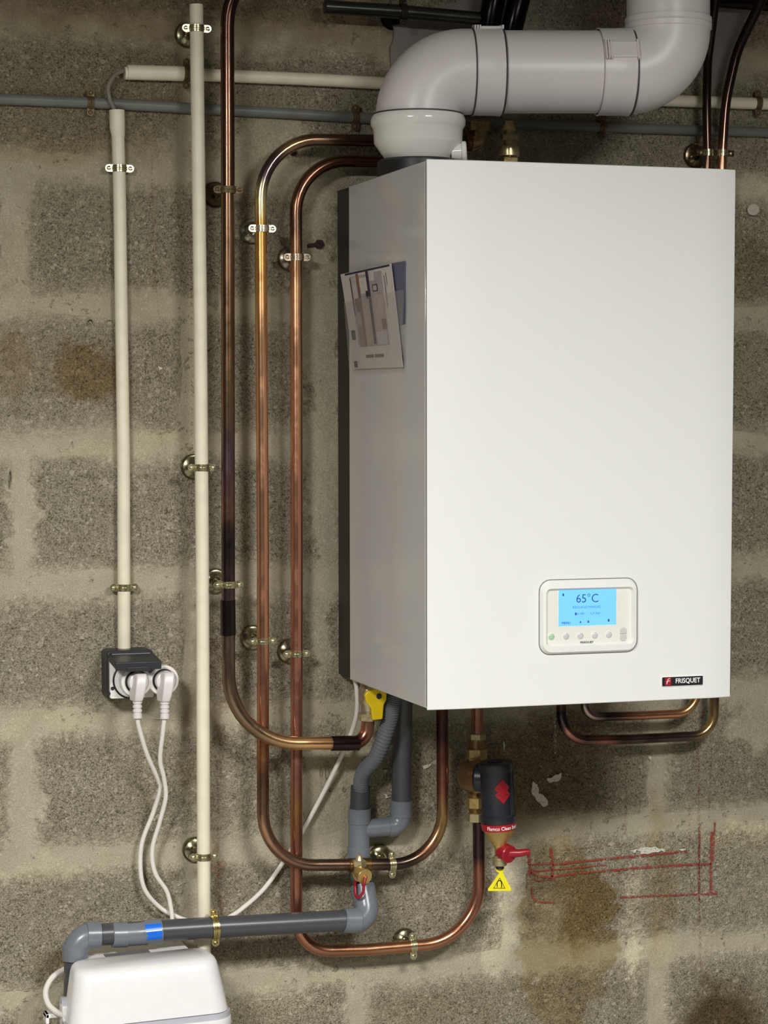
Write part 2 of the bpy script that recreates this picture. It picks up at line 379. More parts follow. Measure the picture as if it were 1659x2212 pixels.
# plaster patch round the old flue opening, marks, holes
def patch(name, pts, ma, d0=.003, th=.001, rough=0., seed=0):
    o = []
    for i in range(len(pts)):
        a = pts[i]; b = pts[(i+1) % len(pts)]; n = 4
        for q in range(n):
            x = a[0]+(b[0]-a[0])*q/n; y = a[1]+(b[1]-a[1])*q/n
            o.append((x+rough*noise.noise(Vector((x*.11, y*.11, seed))), y+rough*noise.noise(Vector((x*.11, y*.11, seed+9)))))
    f = [P(x, y, d0) for x, y in o]
    return part(name, MB().prism([(p.x, p.z) for p in f], -d0-th, .002), ma, wall)
k = NT('plaster'); pos = k.n('ShaderNodeNewGeometry').outputs['Position']
k.set(Base_Color=k.mix(k.noise(pos, 20, 4).outputs[0], srgb(112, 104, 100), srgb(142, 134, 128)), Roughness=.9, Normal=k.bump(k.noise(pos, 160, 3).outputs[0], .3, .002)); M['plaster'] = k.m
patch('plaster_patch', [(853, 60), (900, 30), (1080, -25), (1100, 60), (1060, 240), (860, 235), (842, 120)], M['plaster'], .004, .002, 9, 1)
patch('plaster_patch', [(1540, 12), (1625, 22), (1600, 60), (1572, 150), (1535, 210), (1510, 150)], M['plaster'], .003, .001, 8, 3)
def stroke(pts, w, ma, name='chalk_line'):
    q = [P(x, y, .0042) for x, y in pts]; v = []; f = []; s = mpp(pts[0][0], pts[0][1], 0)*w/2
    q = [q[i].lerp(q[i+1], t/6) for i in range(len(q)-1) for t in range(6)]+[q[-1]]
    for i, p in enumerate(q):
        t = (q[min(i+1, len(q)-1)]-q[max(i-1, 0)]).normalized(); n = Vector((-t.z, 0, t.x)); ww = s*(1+.35*noise.noise(p*90))
        v += [p+n*ww, p-n*ww]
        if i: f.append((2*i-2, 2*i, 2*i+1, 2*i-1))
    part(name, MB().add(v, f), ma, wall)
for pts, w, ma in [
  ([(1509, 1600), (1511, 1800), (1511, 1960), (1513, 2090)], 4, 'chalk_faint'), ([(1511, 1785), (1510, 1945)], 5, 'chalk'), ([(1536, 1630), (1532, 1770)], 3, 'chalk_faint'),
  ([(1538, 1795), (1535, 1870), (1536, 1930)], 6, 'chalk'), ([(1545, 1774), (1540, 1860)], 3, 'chalk'), ([(1490, 1740), (1489, 1840)], 4, 'chalk_faint'),
  ([(1142, 1834), (1145, 1870), (1146, 1892)], 7, 'chalk'), ([(1139, 1885), (1138, 1918)], 3, 'chalk'), ([(1190, 1832), (1193, 1866), (1194, 1894)], 7, 'chalk'),
  ([(1146, 1868), (1190, 1866)], 4, 'chalk'), ([(1194, 1868), (1240, 1862), (1330, 1853), (1420, 1846), (1484, 1839)], 5, 'chalk'), ([(1147, 1878), (1160, 1881), (1230, 1876), (1310, 1868)], 3, 'chalk'),
  ([(1147, 1884), (1165, 1893), (1195, 1894), (1235, 1888), (1310, 1881), (1400, 1873), (1480, 1868), (1536, 1866)], 5, 'chalk'), ([(1150, 1898), (1165, 1903), (1200, 1898)], 3, 'chalk'),
  ([(1149, 1915), (1151, 1938), (1160, 1948), (1200, 1949)], 4, 'chalk'), ([(1340, 1938), (1440, 1934), (1550, 1930)], 4, 'chalk'), ([(1205, 1948), (1330, 1940)], 3, 'chalk_faint'),
  ([(1195, 1838), (1270, 1831), (1355, 1822)], 3, 'chalk_faint'), ([(1310, 1892), (1420, 1884), (1500, 1876)], 3, 'chalk_faint'),
  ([(327, 320), (331, 560), (345, 700), (349, 960)], 3, 'chalk_faint'), ([(470, 1640), (474, 1960)], 4, 'chalk_faint'), ([(1353, 1630), (1352, 1800)], 3, 'chalk_faint'),
  ([(410, 300), (413, 640), (416, 1200)], 3, 'chalk_faint')]:
    stroke(pts, w, M[ma])
for pts, w in [([(380, 1916), (402, 1903)], 4), ([(330, 1552), (420, 1554)], 3), ([(635, 2190), (690, 2150)], 4), ([(545, 2160), (590, 2158)], 3), ([(1196, 1520), (1200, 1630)], 7), ([(1285, 1645), (1310, 1646)], 3)]:
    stroke(pts, w, M['scratch'], 'scratch')
for pts in [[(1150, 1690), (1160, 1692), (1164, 1712), (1180, 1722), (1186, 1738), (1172, 1741), (1158, 1728), (1150, 1715)], [(1178, 1682), (1200, 1674), (1216, 1668), (1208, 1688), (1190, 1690)],
            [(1378, 1834), (1400, 1830), (1430, 1832), (1440, 1838), (1415, 1842), (1385, 1845)], [(1362, 1838), (1376, 1834), (1374, 1842)], [(1398, 1632), (1408, 1634), (1404, 1642)], [(1464, 1833), (1482, 1834), (1470, 1840)],
            [(910, 1655), (930, 1650), (926, 1660), (912, 1662)], [(828, 1660), (836, 1664), (832, 1672)], [(828, 1716), (840, 1720), (834, 1726)], [(342, 790), (352, 796), (344, 802)], [(1085, 1600), (1092, 1604), (1088, 1622)]]:
    patch('paint_fleck', pts, M['paint'], .0035, .0008, 5, len(pts)+pts[0][0])
def hole(px, py, rx, rz):
    c = P(px, py, .002); mb = MB(); n = 16; rings = []
    for k_, (s, y) in enumerate([(1.35, .003), (1.12, -.0022), (.92, -.0016), (.75, .001), (.02, .0015)]):
        for i in range(n):
            a = 2*pi*i/n; w = 1+.22*noise.noise(Vector((math.cos(a)*2, math.sin(a)*2, px)))
            rings.append(Vector((c.x+rx*s*w*math.cos(a), -.002+y, c.z+rz*s*w*math.sin(a))))
    q = MB().add(rings[:4*n], [(k_*n+i, k_*n+(i+1) % n, (k_+1)*n+(i+1) % n, (k_+1)*n+i) for k_ in range(3) for i in range(n)])
    o = part('drill_hole', q, M['mortar'], wall)
    q = MB().add(rings[2*n:], [(k_*n+i, k_*n+(i+1) % n, (k_+1)*n+(i+1) % n, (k_+1)*n+i) for k_ in range(2) for i in range(n)])
    part('hole_shade', q, M['hole'], o)
for a in [(195, 696, .0045, .0045), (237, 698, .006, .0045), (1196, 1633, .0035, .0045), (706, 1668, .0028, .013), (693, 1668, .002, .006), (742, 1705, .002, .003), (22, 1030, .0012, .009), (850, 2026, .003, .003), (20, 1046, .001, .006), (712, 1708, .002, .002)]: hole(*a)

# ------------------------------------------------------------------ lamps (above and behind the frame)
M['diffuser'] = plain('lamp_diffuser', srgb(250, 250, 246), .6, emit=1.)
for i, (loc, w) in enumerate(LAMPS):
    L = Vector(loc)
    t = thing('ceiling_lamp', ['square white panel lamp above the left of the room', 'square white panel lamp above the right of the room'][i], 'lamp', (L.x, L.y, ZC))
    fr = MB()
    for a, b in (((-.27, -.27), (.27, -.255)), ((-.27, .255), (.27, .27)), ((-.27, -.255), (-.255, .255)), ((.255, -.255), (.27, .255))): fr.box((L.x+a[0], L.y+a[1], L.z+.002), (L.x+b[0], L.y+b[1], ZC))
    part('frame', fr, M['enamel'], t); part('diffuser', MB().box((L.x-.254, L.y-.254, L.z+.01), (L.x+.254, L.y+.254, L.z+.02)), M['diffuser'], t)
    ld = bpy.data.lights.new('lamp_light', 'AREA'); ld.shape = 'SQUARE'; ld.size = .5; ld.energy = w; ld.color = (1, .985, .955)
    lo = bpy.data.objects.new('lamp_light', ld); COL.objects.link(lo); lo.parent = t; lo.location = (0, 0, L.z-ZC+.006)

# ------------------------------------------------------------------ pipes
def ceil_end(a, b, dz=.004):             # carry the line a > b on up to the ceiling
    t_ = (ZC-dz-b.z)/(b.z-a.z); return b+(b-a)*t_
def tame(c): l = .3*c[0]+.55*c[1]+.15*c[2]; return tuple(min(1, (x+(l-x)*.16)*1.36) for x in c)
def pipe(name, pts, r, rad, label, cat, ma='copper', keys=None, base=None, ret=False, seg=20):
    path = fillet(pts, rad); L = [0]
    for i in range(1, len(path)): L.append(L[-1]+(path[i]-path[i-1]).length)
    base = base or srgb(190, 125, 88); cols = []
    for i, p in enumerate(path):
        s = L[i]/L[-1]
        if keys:
            c = keys[-1][1]
            for (a, ca), (b, cb) in zip(keys, keys[1:]):
                if s <= b:
                    t = max(0, min(1, (s-a)/max(1e-6, b-a))); c = tuple(x+(y-x)*t for x, y in zip(ca, cb)); break
            if s <= keys[0][0]: c = keys[0][1]
        else: c = base
        cols.append(tame(c))
    t = thing(name, label, cat, pts[0])
    part('tube', MB().tube(path, r, seg, True, cols), M[ma], t)
    return t, path
CU, CUL, CUD, CUB, CUP = srgb(196, 132, 98), srgb(214, 156, 108), srgb(92, 62, 52), srgb(124, 78, 52), srgb(70, 56, 62)
GOLD, BLK = srgb(206, 160, 84), srgb(52, 44, 44)
D1, D2, D3 = .0785, .059, .040
g1, g1p = pipe('gas_pipe', [ceil_end(P(491, 12, D1), P(560, -105, D1+.02)), P(491, 12, D1), P(492, 300, D1), P(493, 1250, D1), P(494, 1606, D1), P(790, 1605, D1), P(796, 1546, D1)], .0100, [.10, .2, .2, .125, .022],
     'dark brown copper gas pipe, leftmost of the copper pipes, curving right to the yellow tap', 'pipe',
     keys=[(0, srgb(58, 40, 34)), (.2, srgb(72, 48, 38)), (.28, srgb(92, 64, 48)), (.40, srgb(112, 82, 56)), (.56, srgb(112, 86, 56)), (.605, srgb(92, 72, 80)), (.66, srgb(120, 82, 66)), (.675, srgb(58, 50, 48)), (.70, srgb(58, 50, 48)), (.74, srgb(96, 76, 74)), (.80, srgb(118, 98, 78)), (.87, srgb(122, 98, 70)), (.92, srgb(205, 158, 98)), (.945, srgb(190, 140, 86)), (.95, BLK), (.965, srgb(90, 52, 44)), (.975, srgb(110, 60, 48)), (.985, CU), (1, CU)])
part('solder_sleeve', MB().tube([P(492, 1296, D1), P(493, 1372, D1)], .0112, 20, True, [srgb(60, 52, 50)]*2), M['copper'], g1, label='dark soldered sleeve')
part('solder_sleeve', MB().tube([P(716, 1606, D1), P(775, 1605, D1)], .0112, 20, True, [srgb(64, 48, 46)]*2), M['copper'], g1, label='dark soldered sleeve')
g2, _ = pipe('heating_flow_pipe', [P(1010, 306, D2), P(900, 305, D2), P(562, 300, D2), P(568, 1200, D2), P(568, 1870, D2), P(957, 1866, D2), P(955, 1525, D2)], .0090, [.3, .088, .3, .082, .075],
     'middle one of three long copper pipes, with a brass drain tap low down', 'pipe',
     keys=[(0, srgb(88, 58, 44)), (.10, srgb(84, 62, 48)), (.14, srgb(120, 92, 70)), (.155, srgb(180, 140, 92)), (.17, srgb(92, 72, 78)), (.19, srgb(88, 74, 78)), (.205, srgb(225, 205, 140)), (.218, srgb(218, 186, 112)), (.225, srgb(202, 142, 48)), (.26, srgb(206, 150, 70)), (.34, CUL), (.6, CU), (.655, srgb(180, 112, 60)), (.68, srgb(112, 82, 60)), (.72, srgb(160, 118, 88)), (.78, srgb(108, 84, 66)), (.82, srgb(108, 80, 64)), (.835, srgb(70, 58, 50)), (.86, srgb(66, 54, 46)), (.88, srgb(150, 102, 70)), (.905, srgb(196, 160, 84)), (.93, srgb(160, 96, 72)), (.96, srgb(150, 90, 72)), (.975, srgb(84, 64, 66)), (1, CUB)])
g3, _ = pipe('heating_return_pipe', [P(960, 352, D3), P(860, 351, D3), P(639, 345, D3), P(641, 1200, D3), P(640, 2056, D3), P(790, 2052, D3), P(1036, 2031, D3), P(1034, 1777, D3)], .0092, [.3, .088, .3, .07, .3, .098],
     'long copper pipe nearest the boiler side, running low across and up to the filter', 'pipe',
     keys=[(0, srgb(80, 50, 38)), (.06, srgb(104, 64, 46)), (.14, srgb(118, 78, 56)), (.165, srgb(92, 68, 56)), (.19, srgb(172, 124, 86)), (.22, srgb(214, 160, 112)), (.4, CU), (.58, srgb(186, 122, 98)), (.625, srgb(184, 118, 96)), (.645, srgb(176, 122, 62)), (.675, srgb(150, 92, 64)), (.70, srgb(168, 104, 80)), (.76, srgb(164, 108, 80)), (.80, srgb(150, 102, 70)), (.845, srgb(176, 122, 80)), (.93, srgb(176, 112, 82)), (.962, srgb(160, 100, 80)), (.97, srgb(78, 60, 66)), (1, srgb(80, 62, 66))])
D4 = D5 = .047
DK = srgb(72, 54, 48)
ua, ub = P(1529, 130, D5+.01), P(1549, -30, D5+.045)
pipe('loop_pipe', [P(1262, 1490, D4), P(1264, 1549, D4), P(1380, 1546, D4), P(1506, 1540, D4), P(1528, 330, D5), P(1526, 220, D5), ua, ceil_end(ua, ub)], .0069, [.022, .3, .036, .3, .3, .12],
     'inner thin copper pipe looping close under the boiler', 'pipe',
     keys=[(0, srgb(96, 80, 76)), (.028, srgb(150, 130, 120)), (.045, BLK), (.06, srgb(96, 70, 62)), (.085, srgb(176, 116, 84)), (.115, srgb(196, 130, 90)), (.14, srgb(200, 160, 96)), (.2, srgb(150, 110, 80)), (.66, srgb(130, 96, 72)), (.715, srgb(92, 68, 56)), (.75, srgb(60, 46, 42)), (1, srgb(44, 34, 33))])
ua, ub = P(1592, 110, D5+.01), P(1660, -30, D5+.045)
pipe('loop_pipe', [P(1212, 1490, D4), P(1213, 1600, D4), P(1360, 1597, D4), P(1542, 1588, D4), P(1560, 330, D5), P(1567, 220, D5), ua, ceil_end(ua, ub)], .0077, [.045, .3, .036, .3, .3, .16],
     'outer thin copper pipe in the wider loop below the boiler', 'pipe',
     keys=[(0, CU), (.02, srgb(60, 50, 50)), (.034, srgb(66, 56, 54)), (.04, srgb(170, 110, 90)), (.058, srgb(84, 66, 62)), (.08, srgb(150, 96, 76)), (.096, BLK), (.11, srgb(96, 76, 68)), (.124, BLK), (.137, srgb(84, 66, 62)), (.165, srgb(80, 70, 70)), (.185, srgb(190, 156, 90)), (.2, srgb(176, 142, 90)), (.225, srgb(84, 68, 64)), (.5, srgb(150, 104, 80)), (.68, srgb(200, 142, 110)), (.705, srgb(190, 132, 102)), (.735, srgb(104, 72, 60)), (.78, srgb(64, 48, 44)), (1, srgb(44, 34, 33))])
# conduits
DV = .058
def conduit(name, pts, r, label, ma='pvc_white', rad=.4, extra=None):
    t, _ = pipe(name, pts, r, rad, label, 'conduit', ma)
    if extra: extra(t)
    return t
conduit('conduit', [P(424, 10, DV), P(432, 620, DV), P(437, 1200, DV), P(441, 2075, DV)], .0098, 'long cream plastic conduit standing clear of the wall, left of the gas pipe', rad=[3, 3])
def wide_end(t): part('bell_end', MB().tube([P(252.5, 238, .0125), P(253.5, 276, .0125), P(255.5, 296, .0125)], [.0112, .0112, .0096], 20), M['pvc_white'], t)
conduit('conduit', [P(254, 262, .0125), P(258, 400, .0125), P(267, 1000, .0125), P(268, 1406, .0125)], .0094, 'cream plastic conduit on the wall running down to the black socket box', rad=[3, 3], extra=wide_end)
DHW = .0115
def outer(t): part('coupling', MB().tube([P(275, 156, DHW+.001), P(405, 159.5, DHW+.001)], .0108, 20), M['pvc_white'], t)
conduit('conduit', [P(269, 158, DHW), P(420, 161, DHW), P(640, 170, DHW), P(830, 180, DHW), P(1430, 217, DHW), P(2300, 246, DHW)], .0092, 'horizontal cream plastic conduit running behind the white flue', rad=[2]*4, extra=outer)
conduit('conduit', [P(-760, 184, .0085), P(200, 222, .0085), P(640, 246, .0085), P(800, 256, .0085), P(1110, 268, .0085), P(1400, 278, .0085), P(2300, 305, .0085)], .0078, 'horizontal grey plastic conduit across the top of the wall', 'pvc_grey', rad=[2]*5)
solo('cable', MB().tube(catmull([P(300, 153, .012), P(272, 152, .013), P(250, 161, .017), P(234, 186, .02), P(237, 214, .021), P(245, 232, .018), P(253, 262, .0125)]), .0032, 10), M['greycable'], 'short grey cable looping between two cream conduits at top left', 'cable', loc=P(253, 240, .0125))
# old dark pipework and a dark band near the ceiling
t, _ = pipe('old_pipe', [P(702, 15, .05), P(860, 25, .05), P(1080, 45, .05)], .0105, .5, 'short dark grey pipe stub on the wall above the white flue', 'pipe', 'copper', base=srgb(70, 72, 68))
pipe('black_hose', [ceil_end(P(1062, 20, .06), P(1080, -70, .06)), P(1062, 20, .06), P(1052, 80, .05)], .017, .2, 'left black insulated hose behind the flue at the top', 'hose', 'copper', base=srgb(22, 20, 20))
pipe('black_hose', [ceil_end(P(1112, 30, .06), P(1140, -70, .06)), P(1112, 30, .06), P(1100, 90, .05)], .017, .2, 'right black insulated hose behind the flue at the top', 'hose', 'copper', base=srgb(22, 20, 20))
pipe('dark_band', [P(1380, -10, .026), P(1560, 2, .026), P(2300, 58, .026)], .011, .5, 'black horizontal band crossing the top right corner', 'pipe', 'copper', base=srgb(34, 26, 26))  # plain black band along the top, modelled as a round bar

# ------------------------------------------------------------------ pipe clamps
CM = {}
YZ = srgb(208, 202, 165)
def ztone(mb, c=YZ): mb.c = [c]*len(mb.v); return mb
def clamp(px, py, r, d, label, rot=0., dish=True, twin=None, tint=YZ):
    key = (round(r, 4), round(d, 4), dish, twin, tint)
    if key not in CM:
        w = .0048; ms = {}
        prof = [(r+.0002, -w), (r+.0016, -w), (r+.0016, -w*.55), (r+.0024, -w*.4), (r+.0024, -w*.15), (r+.0016, 0), (r+.0024, w*.15), (r+.0024, w*.4), (r+.0016, w*.55), (r+.0016, w), (r+.0002, w)]
        ms['strap'] = ztone(MB().lathe(prof, None, 20, True, pi, 2*pi), tint).mesh('strap')
        ms['back_strap'] = ztone(MB().lathe([(r+.0002, -w), (r+.0014, -w), (r+.0014, w), (r+.0002, w)], None, 16, True, 0, pi), tint).mesh('back_strap')
        ms['lug'] = {}; ms['screw'] = {}
        for s in (-1, 1):
            o = [(s*(r-.0002), -.0052), (s*(r+.0062), -.0054)]+[(s*(r+.0062+.0054*math.cos(a)), .0054*math.sin(a)) for a in [(-pi/2+pi*i/8) for i in range(1, 8)]]+[(s*(r+.0062), .0054), (s*(r-.0002), .0052)]
            if s > 0: o = o[::-1]
            ms['lug'][s] = ztone(MB().prism(o, -.0034, .0002), tint).mesh('lug')
            mbs = MB().lathe([(.0001, .0024), (.0016, .0022), (.0028, .0014), (.0033, 0)], Matrix.Translation((s*(r+.0062), -.0034, 0)) @ Matrix.Rotation(pi/2, 4, 'X'), 14)
            mbs.box((s*(r+.0062)-.0024, -.0061, -.0005), (s*(r+.0062)+.0024, -.0056, .0005))
            ms['screw'][s] = ztone(mbs, tuple(x*1.0 for x in tint)).mesh('screw')
        if dish:
            T = Matrix.Translation((0, d, 0)) @ Matrix.Rotation(pi/2, 4, 'X')
            ms['rosette'] = ztone(MB().lathe([(.0001, .004), (.0045, .004), (.006, .0075), (.0085, .0085), (.014, .0045), (.0165, .004), (.0185, .0055), (.0192, .0035), (.0192, 0)], T, 28), tuple(x*.45 for x in tint)).mesh('rosette')
        ms['stud'] = ztone(MB().lathe([(.003, -.001), (.003, max(.001, d-r-.001))], Matrix.Translation((0, d, 0)) @ Matrix.Rotation(pi/2, 4, 'X'), 10), tint).mesh('stud')
        CM[key] = ms
    ms = CM[key]; c = P(px, py, d); zm = M['zinc'] if tint[0] > srgb(150, 0, 0)[0] else M['old_zinc']
    t = thing('pipe_clamp', label, 'pipe clamp', c, 'two-screw pipe clamps', (0, rot, 0))
    link('strap', ms['strap'], zm, t); link('back_strap', ms['back_strap'], zm, t)
    for s in (-1, 1):
        l = link('lug', ms['lug'][s], zm, t); link('screw', ms['screw'][s], zm, l)
    if dish: link('rosette', ms['rosette'], zm, t)
    link('stud', ms['stud'], zm, t); return t
H = pi/2
OLD = srgb(120, 104, 78)
for a in [
  (424, 62, .0098, DV, 'brass-coloured clamp with rosette at the top of the long cream conduit'), (436.5, 1010, .0098, DV, 'brass-coloured clamp with rosette halfway down the long cream conduit'), (440, 1850, .0098, DV, 'brass-coloured clamp with rosette low on the long cream conduit'),
  (257.5, 364, .0094, .0125, 'shiny clamp near the top of the cream conduit above the socket', 0, False), (267.5, 1269, .0094, .0125, 'brass-coloured clamp on the cream conduit just above the socket box', 0, False),
  (492, 410, .010, D1, 'upper clamp with rosette on the dark brown gas pipe', 0, True, None, OLD), (493, 1263, .010, D1, 'lower clamp with rosette on the dark brown gas pipe'),
  (565.5, 494, .009, D2, 'upper bright clamp on the middle copper pipe', 0, True, None, srgb(232, 228, 205)), (567, 1385, .009, D2, 'lower clamp on the middle copper pipe, left of the boiler'),
  (641, 556, .009, D3, 'upper clamp on the copper pipe next to the boiler', 0, True, None, srgb(210, 196, 175)), (640, 1412, .009, D3, 'lower clamp on the copper pipe next to the boiler'),
  (403, 159, .0108, DHW+.001, 'small clamp on the horizontal cream conduit left of the gas pipe', H+.02, False, None, OLD), (1636, 223, .0092, DHW, 'dark clamp on the horizontal cream conduit at the right edge', H, False, None, OLD),
  (195, 222, .0078, .0085, 'rusty clamp on the grey conduit at top left', H+.03, False, None, OLD), (767, 254, .0078, .0085, 'rusty clamp on the grey conduit just left of the flue', H+.03, False, None, OLD), (1300, 274, .0078, .0085, 'dark clamp on the grey conduit under the flue', H+.03, False, None, OLD),
  (846, 1867, .009, D2, 'clamp on the copper pipe just right of the brass drain tap', H-.02), (891, 2043, .009, D3, 'clamp on the lowest copper pipe run', H-.05), (463, 2003, .016, .086, 'gold-coloured clamp around the dark drain pipe above the white pump', H-.06, False, None, srgb(205, 188, 130)),
  (870, 26, .0105, .05, 'blackened clamp on the dark pipe stub above the flue', H, True, None, srgb(60, 54, 46))]: clamp(*a)
# twin clamp on the two thin risers
c = P(1529, 330, D5); c2 = P(1560.5, 330, D5); dx = c2.x-c.x
t = thing('twin_pipe_clamp', 'double pipe clamp with rosette holding the two thin pipes above the boiler', 'pipe clamp', c)
rr = .007
for q in (c, c2):
    part('strap', ztone(MB().lathe([(rr+.0002, -.005), (rr+.0017, -.005), (rr+.0017, 0), (rr+.0012, .0004), (rr+.0017, .001), (rr+.0017, .005), (rr+.0002, .005)], Matrix.Translation(q), 18, True, pi, 2*pi)), M['zinc'], t)
for a, b in ((c.x-rr-.012, c.x-rr), (c.x+rr, c2.x-rr), (c2.x+rr, c2.x+rr+.012)):
    part('lug', ztone(MB().box((a, c.y-.002, c.z-.0048), (b, c.y+.0015, c.z+.0048)), srgb(110, 96, 78)), M['zinc'], t, .0005)
part('screw', ztone(MB().sphere((c2.x+rr+.006, c.y-.002, c.z), .0032, 12)), M['zinc'], t)
part('screw', ztone(MB().sphere((c.x-rr-.006, c.y-.002, c.z), .0032, 12)), M['zinc'], t)
T = Matrix.Translation((c.x, 0, c.z)) @ Matrix.Rotation(pi/2, 4, 'X')
part('rosette', ztone(MB().lathe([(.0001, .004), (.0045, .004), (.006, .0075), (.0085, .0085), (.014, .0045), (.0175, .004), (.0195, .0055), (.0202, .0035), (.0202, 0)], T, 28), srgb(120, 108, 84)), M['zinc'], t)

# ------------------------------------------------------------------ boiler
BL, BR, BZ0, BZ1, BD, BYS, BYB = .9772-1.2, .9772+.4476-1.2, 1.9-.7488, 1.9-.7488+.7265, .4221, .0683, .012
boil = thing('boiler', 'large white wall-hung gas boiler with blue display', 'boiler', (0, -.03, BZ0))
g = .0050; SD = BD-.012                              # side casing ends behind the front door
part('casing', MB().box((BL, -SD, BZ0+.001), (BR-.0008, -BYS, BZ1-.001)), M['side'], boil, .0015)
# black mounting frame of two uprights and two rails
for a, b in (((BL, -BYS, BZ0+.004), (BL+.03, -BYB, BZ1-.003)), ((BR-.022, -BYS, BZ0+.004), (BR, -BYB, BZ1-.003))):
    part('back_upright', MB().box(a, b), M['black'], boil)
part('back_rail', MB().box((BL+.03, -.03, BZ1-.06), (BR-.022, -BYB, BZ1-.02)), M['black'], boil)
part('back_rail', MB().box((BL+.03, -.03, BZ0+.3), (BR-.022, -BYB, BZ0+.34)), M['black'], boil)
part('door_gap_shade', MB().box((BL+.0012, -SD-g-.001, BZ0+.003), (BR-.0012, -SD+.001, BZ1-.003)), M['black'], boil)  # black filler standing in for the shade in the gap behind the door
# front door: gently curved in plan, right edge leaning a little
def door_section():
    o = []; y0 = -(SD+g)
    pts = [(0, y0), (0, -BD+.0045)]
    for i in range(1, 13):
        u = i/12; pts.append((u*.085, -BD+.0045*(1-u)**2.2))
    for i in range(0, 13):
        u = i/12; pts.append((.4476-.05*(1-u), -BD+.004*u**2.2))
    pts.append((.4476, y0)); return pts
mb = MB(); sec = door_section(); n = len(sec); v = []
for z, tw in ((BZ0-.001, -.0024), (BZ1+.0008, .0022)):
    for x, y in sec:
        v.append(Vector((BL+x+tw*(x/.4476), y, z)))
f = [(i, i+1, n+i+1, n+i) for i in range(n-1)]+[(n-1, 0, n, 2*n-1)]
f = [tuple(reversed(q)) for q in f]; f = [tuple(reversed(q)) for q in f]
mb.add(v, f, False); mb.sm = [1 <= i < n-2 for i in range(n-1)]+[False]
mb.f += [tuple(range(n-1, -1, -1)), tuple(range(n, 2*n))]; mb.sm += [False, False]
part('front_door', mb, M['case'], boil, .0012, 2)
ax = P(903, 300, .21)
part('flue_spigot', MB().lathe([(.001, BZ1-.004), (.058, BZ1-.004), (.058, BZ1+.02), (.054, BZ1+.0232), (.001, BZ1+.0232)], Matrix.Translation((ax.x, ax.y, 0))), M['black'], boil)
YF = -BD
def F(px, py): p = P(px, py, BD); return p.x, p.z
# control panel
cx, cz = F(1271, 1331); wx = F(1376, 1331)[0]-F(1166, 1331)[0]; hz = F(1271, 1251)[1]-F(1271, 1410)[1]
ctrl = part('control_panel', MB().prism([(cx+x, cz+z) for x, z in rrect(wx, hz, .0155)], YF-.0016, YF+.004, smooth=True), M['bezel'], boil, .0008, label='white rounded control panel')
part('panel_gap', MB().prism([(cx+x, cz+z) for x, z in rrect(wx+.0022, hz+.0022, .0165)], YF-.0004, YF+.003), M['greyink'], ctrl)
def ring(mb, o1, y1, o2, y2):
    n = len(o1); return mb.add([(x, y1, z) for x, z in o1]+[(x, y2, z) for x, z in o2], [(i, (i+1) % n, n+(i+1) % n, n+i) for i in range(n)])
O1 = [(cx+x, cz+z) for x, z in rrect(wx-.001, hz-.001, .015)]; O2 = [(cx+x, cz+z) for x, z in rrect(wx-.014, hz-.022, .007)]; O3 = [(cx+x, cz+z) for x, z in rrect(wx-.018, hz-.028, .005)]
rm = MB(); ring(rm, O1, YF-.0017, [(cx+x, cz+z) for x, z in rrect(wx-.006, hz-.006, .0135)], YF-.0062); ring(rm, [(cx+x, cz+z) for x, z in rrect(wx-.006, hz-.006, .0135)], YF-.0062, O2, YF-.0070); ring(rm, O2, YF-.0070, O3, YF-.0021)
part('bezel_frame', rm, M['bezel'], ctrl)
part('inset_plate', MB().prism(O3, YF-.0022, YF-.0016), M['panel'], ctrl)
sx, sz = F(1267.5, 1312); sw = F(1330, 1312)[0]-F(1205, 1312)[0]; sh = F(1267, 1273)[1]-F(1267, 1351)[1]
part('screen', MB().box((sx-sw/2, YF-.0027, sz-sh/2), (sx+sw/2, YF-.002, sz+sh/2)), M['screen'], ctrl, label='blue backlit screen')
part('screen_edge', MB().add([(sx+x, YF-.0026, sz+z) for x, z in ((-sw/2-.0008, -sh/2-.0008), (sw/2+.0008, -sh/2-.0008), (sw/2+.0008, sh/2+.0008), (-sw/2-.0008, sh/2+.0008))], [(0, 1, 2, 3)], False), M['whiteink'], ctrl)
def ftext(body, px, py, hpx, ma, name='lettering', par=None, bold=0., y=.0029, wpx=None, shear=0):
    x, z = F(px, py); s = mpp(px, py, BD)*hpx/.69; sq = [1.]
    def fn(u, v, w): return Vector((x+u*sq[0], YF-y-w, z+v))
    o = text(name, body, s, M[ma], par or ctrl, fn, .00015, shear, bold)
    if wpx:
        xs = [v.co.x for v in o.data.vertices]; k_ = wpx*mpp(px, py, BD)/(max(xs)-min(xs)); mid = (max(xs)+min(xs))/2
        for v in o.data.vertices: v.co.x = mid+(v.co.x-mid)*k_
    return o
ftext('65°C', 1267, 1293, 18, 'screenink', 'temperature_reading', bold=-.0001, wpx=51)
ftext('RÉGLAGE MANUEL', 1266, 1311, 5, 'screenfaint', 'screen_line', wpx=66)
ftext('arrêt', 1252, 1325, 5, 'screenfaint', 'screen_line', wpx=18); ftext('1,5 bar', 1284, 1324, 5, 'screenfaint', 'screen_line', wpx=23)
ftext('MENU', 1221, 1345.5, 5, 'screenink', 'screen_line', wpx=20)
def fdisc(px, py, r, ma, name, y0=.0020, dome=.0012, half=None, par=None):
    x, z = F(px, py); T = Matrix.Translation((x, YF-y0, z)) @ Matrix.Rotation(pi/2, 4, 'X')
    a0, a1 = (0, 2*pi) if half is None else (half, half+pi)
    q = MB().lathe([(r, -.0005), (r, dome*.4), (r*.8, dome*.85), (r*.45, dome*1.05), (.0001, dome*1.1)], T, 20, True, a0, a1)
    return part(name, q, M[ma], par or ctrl)
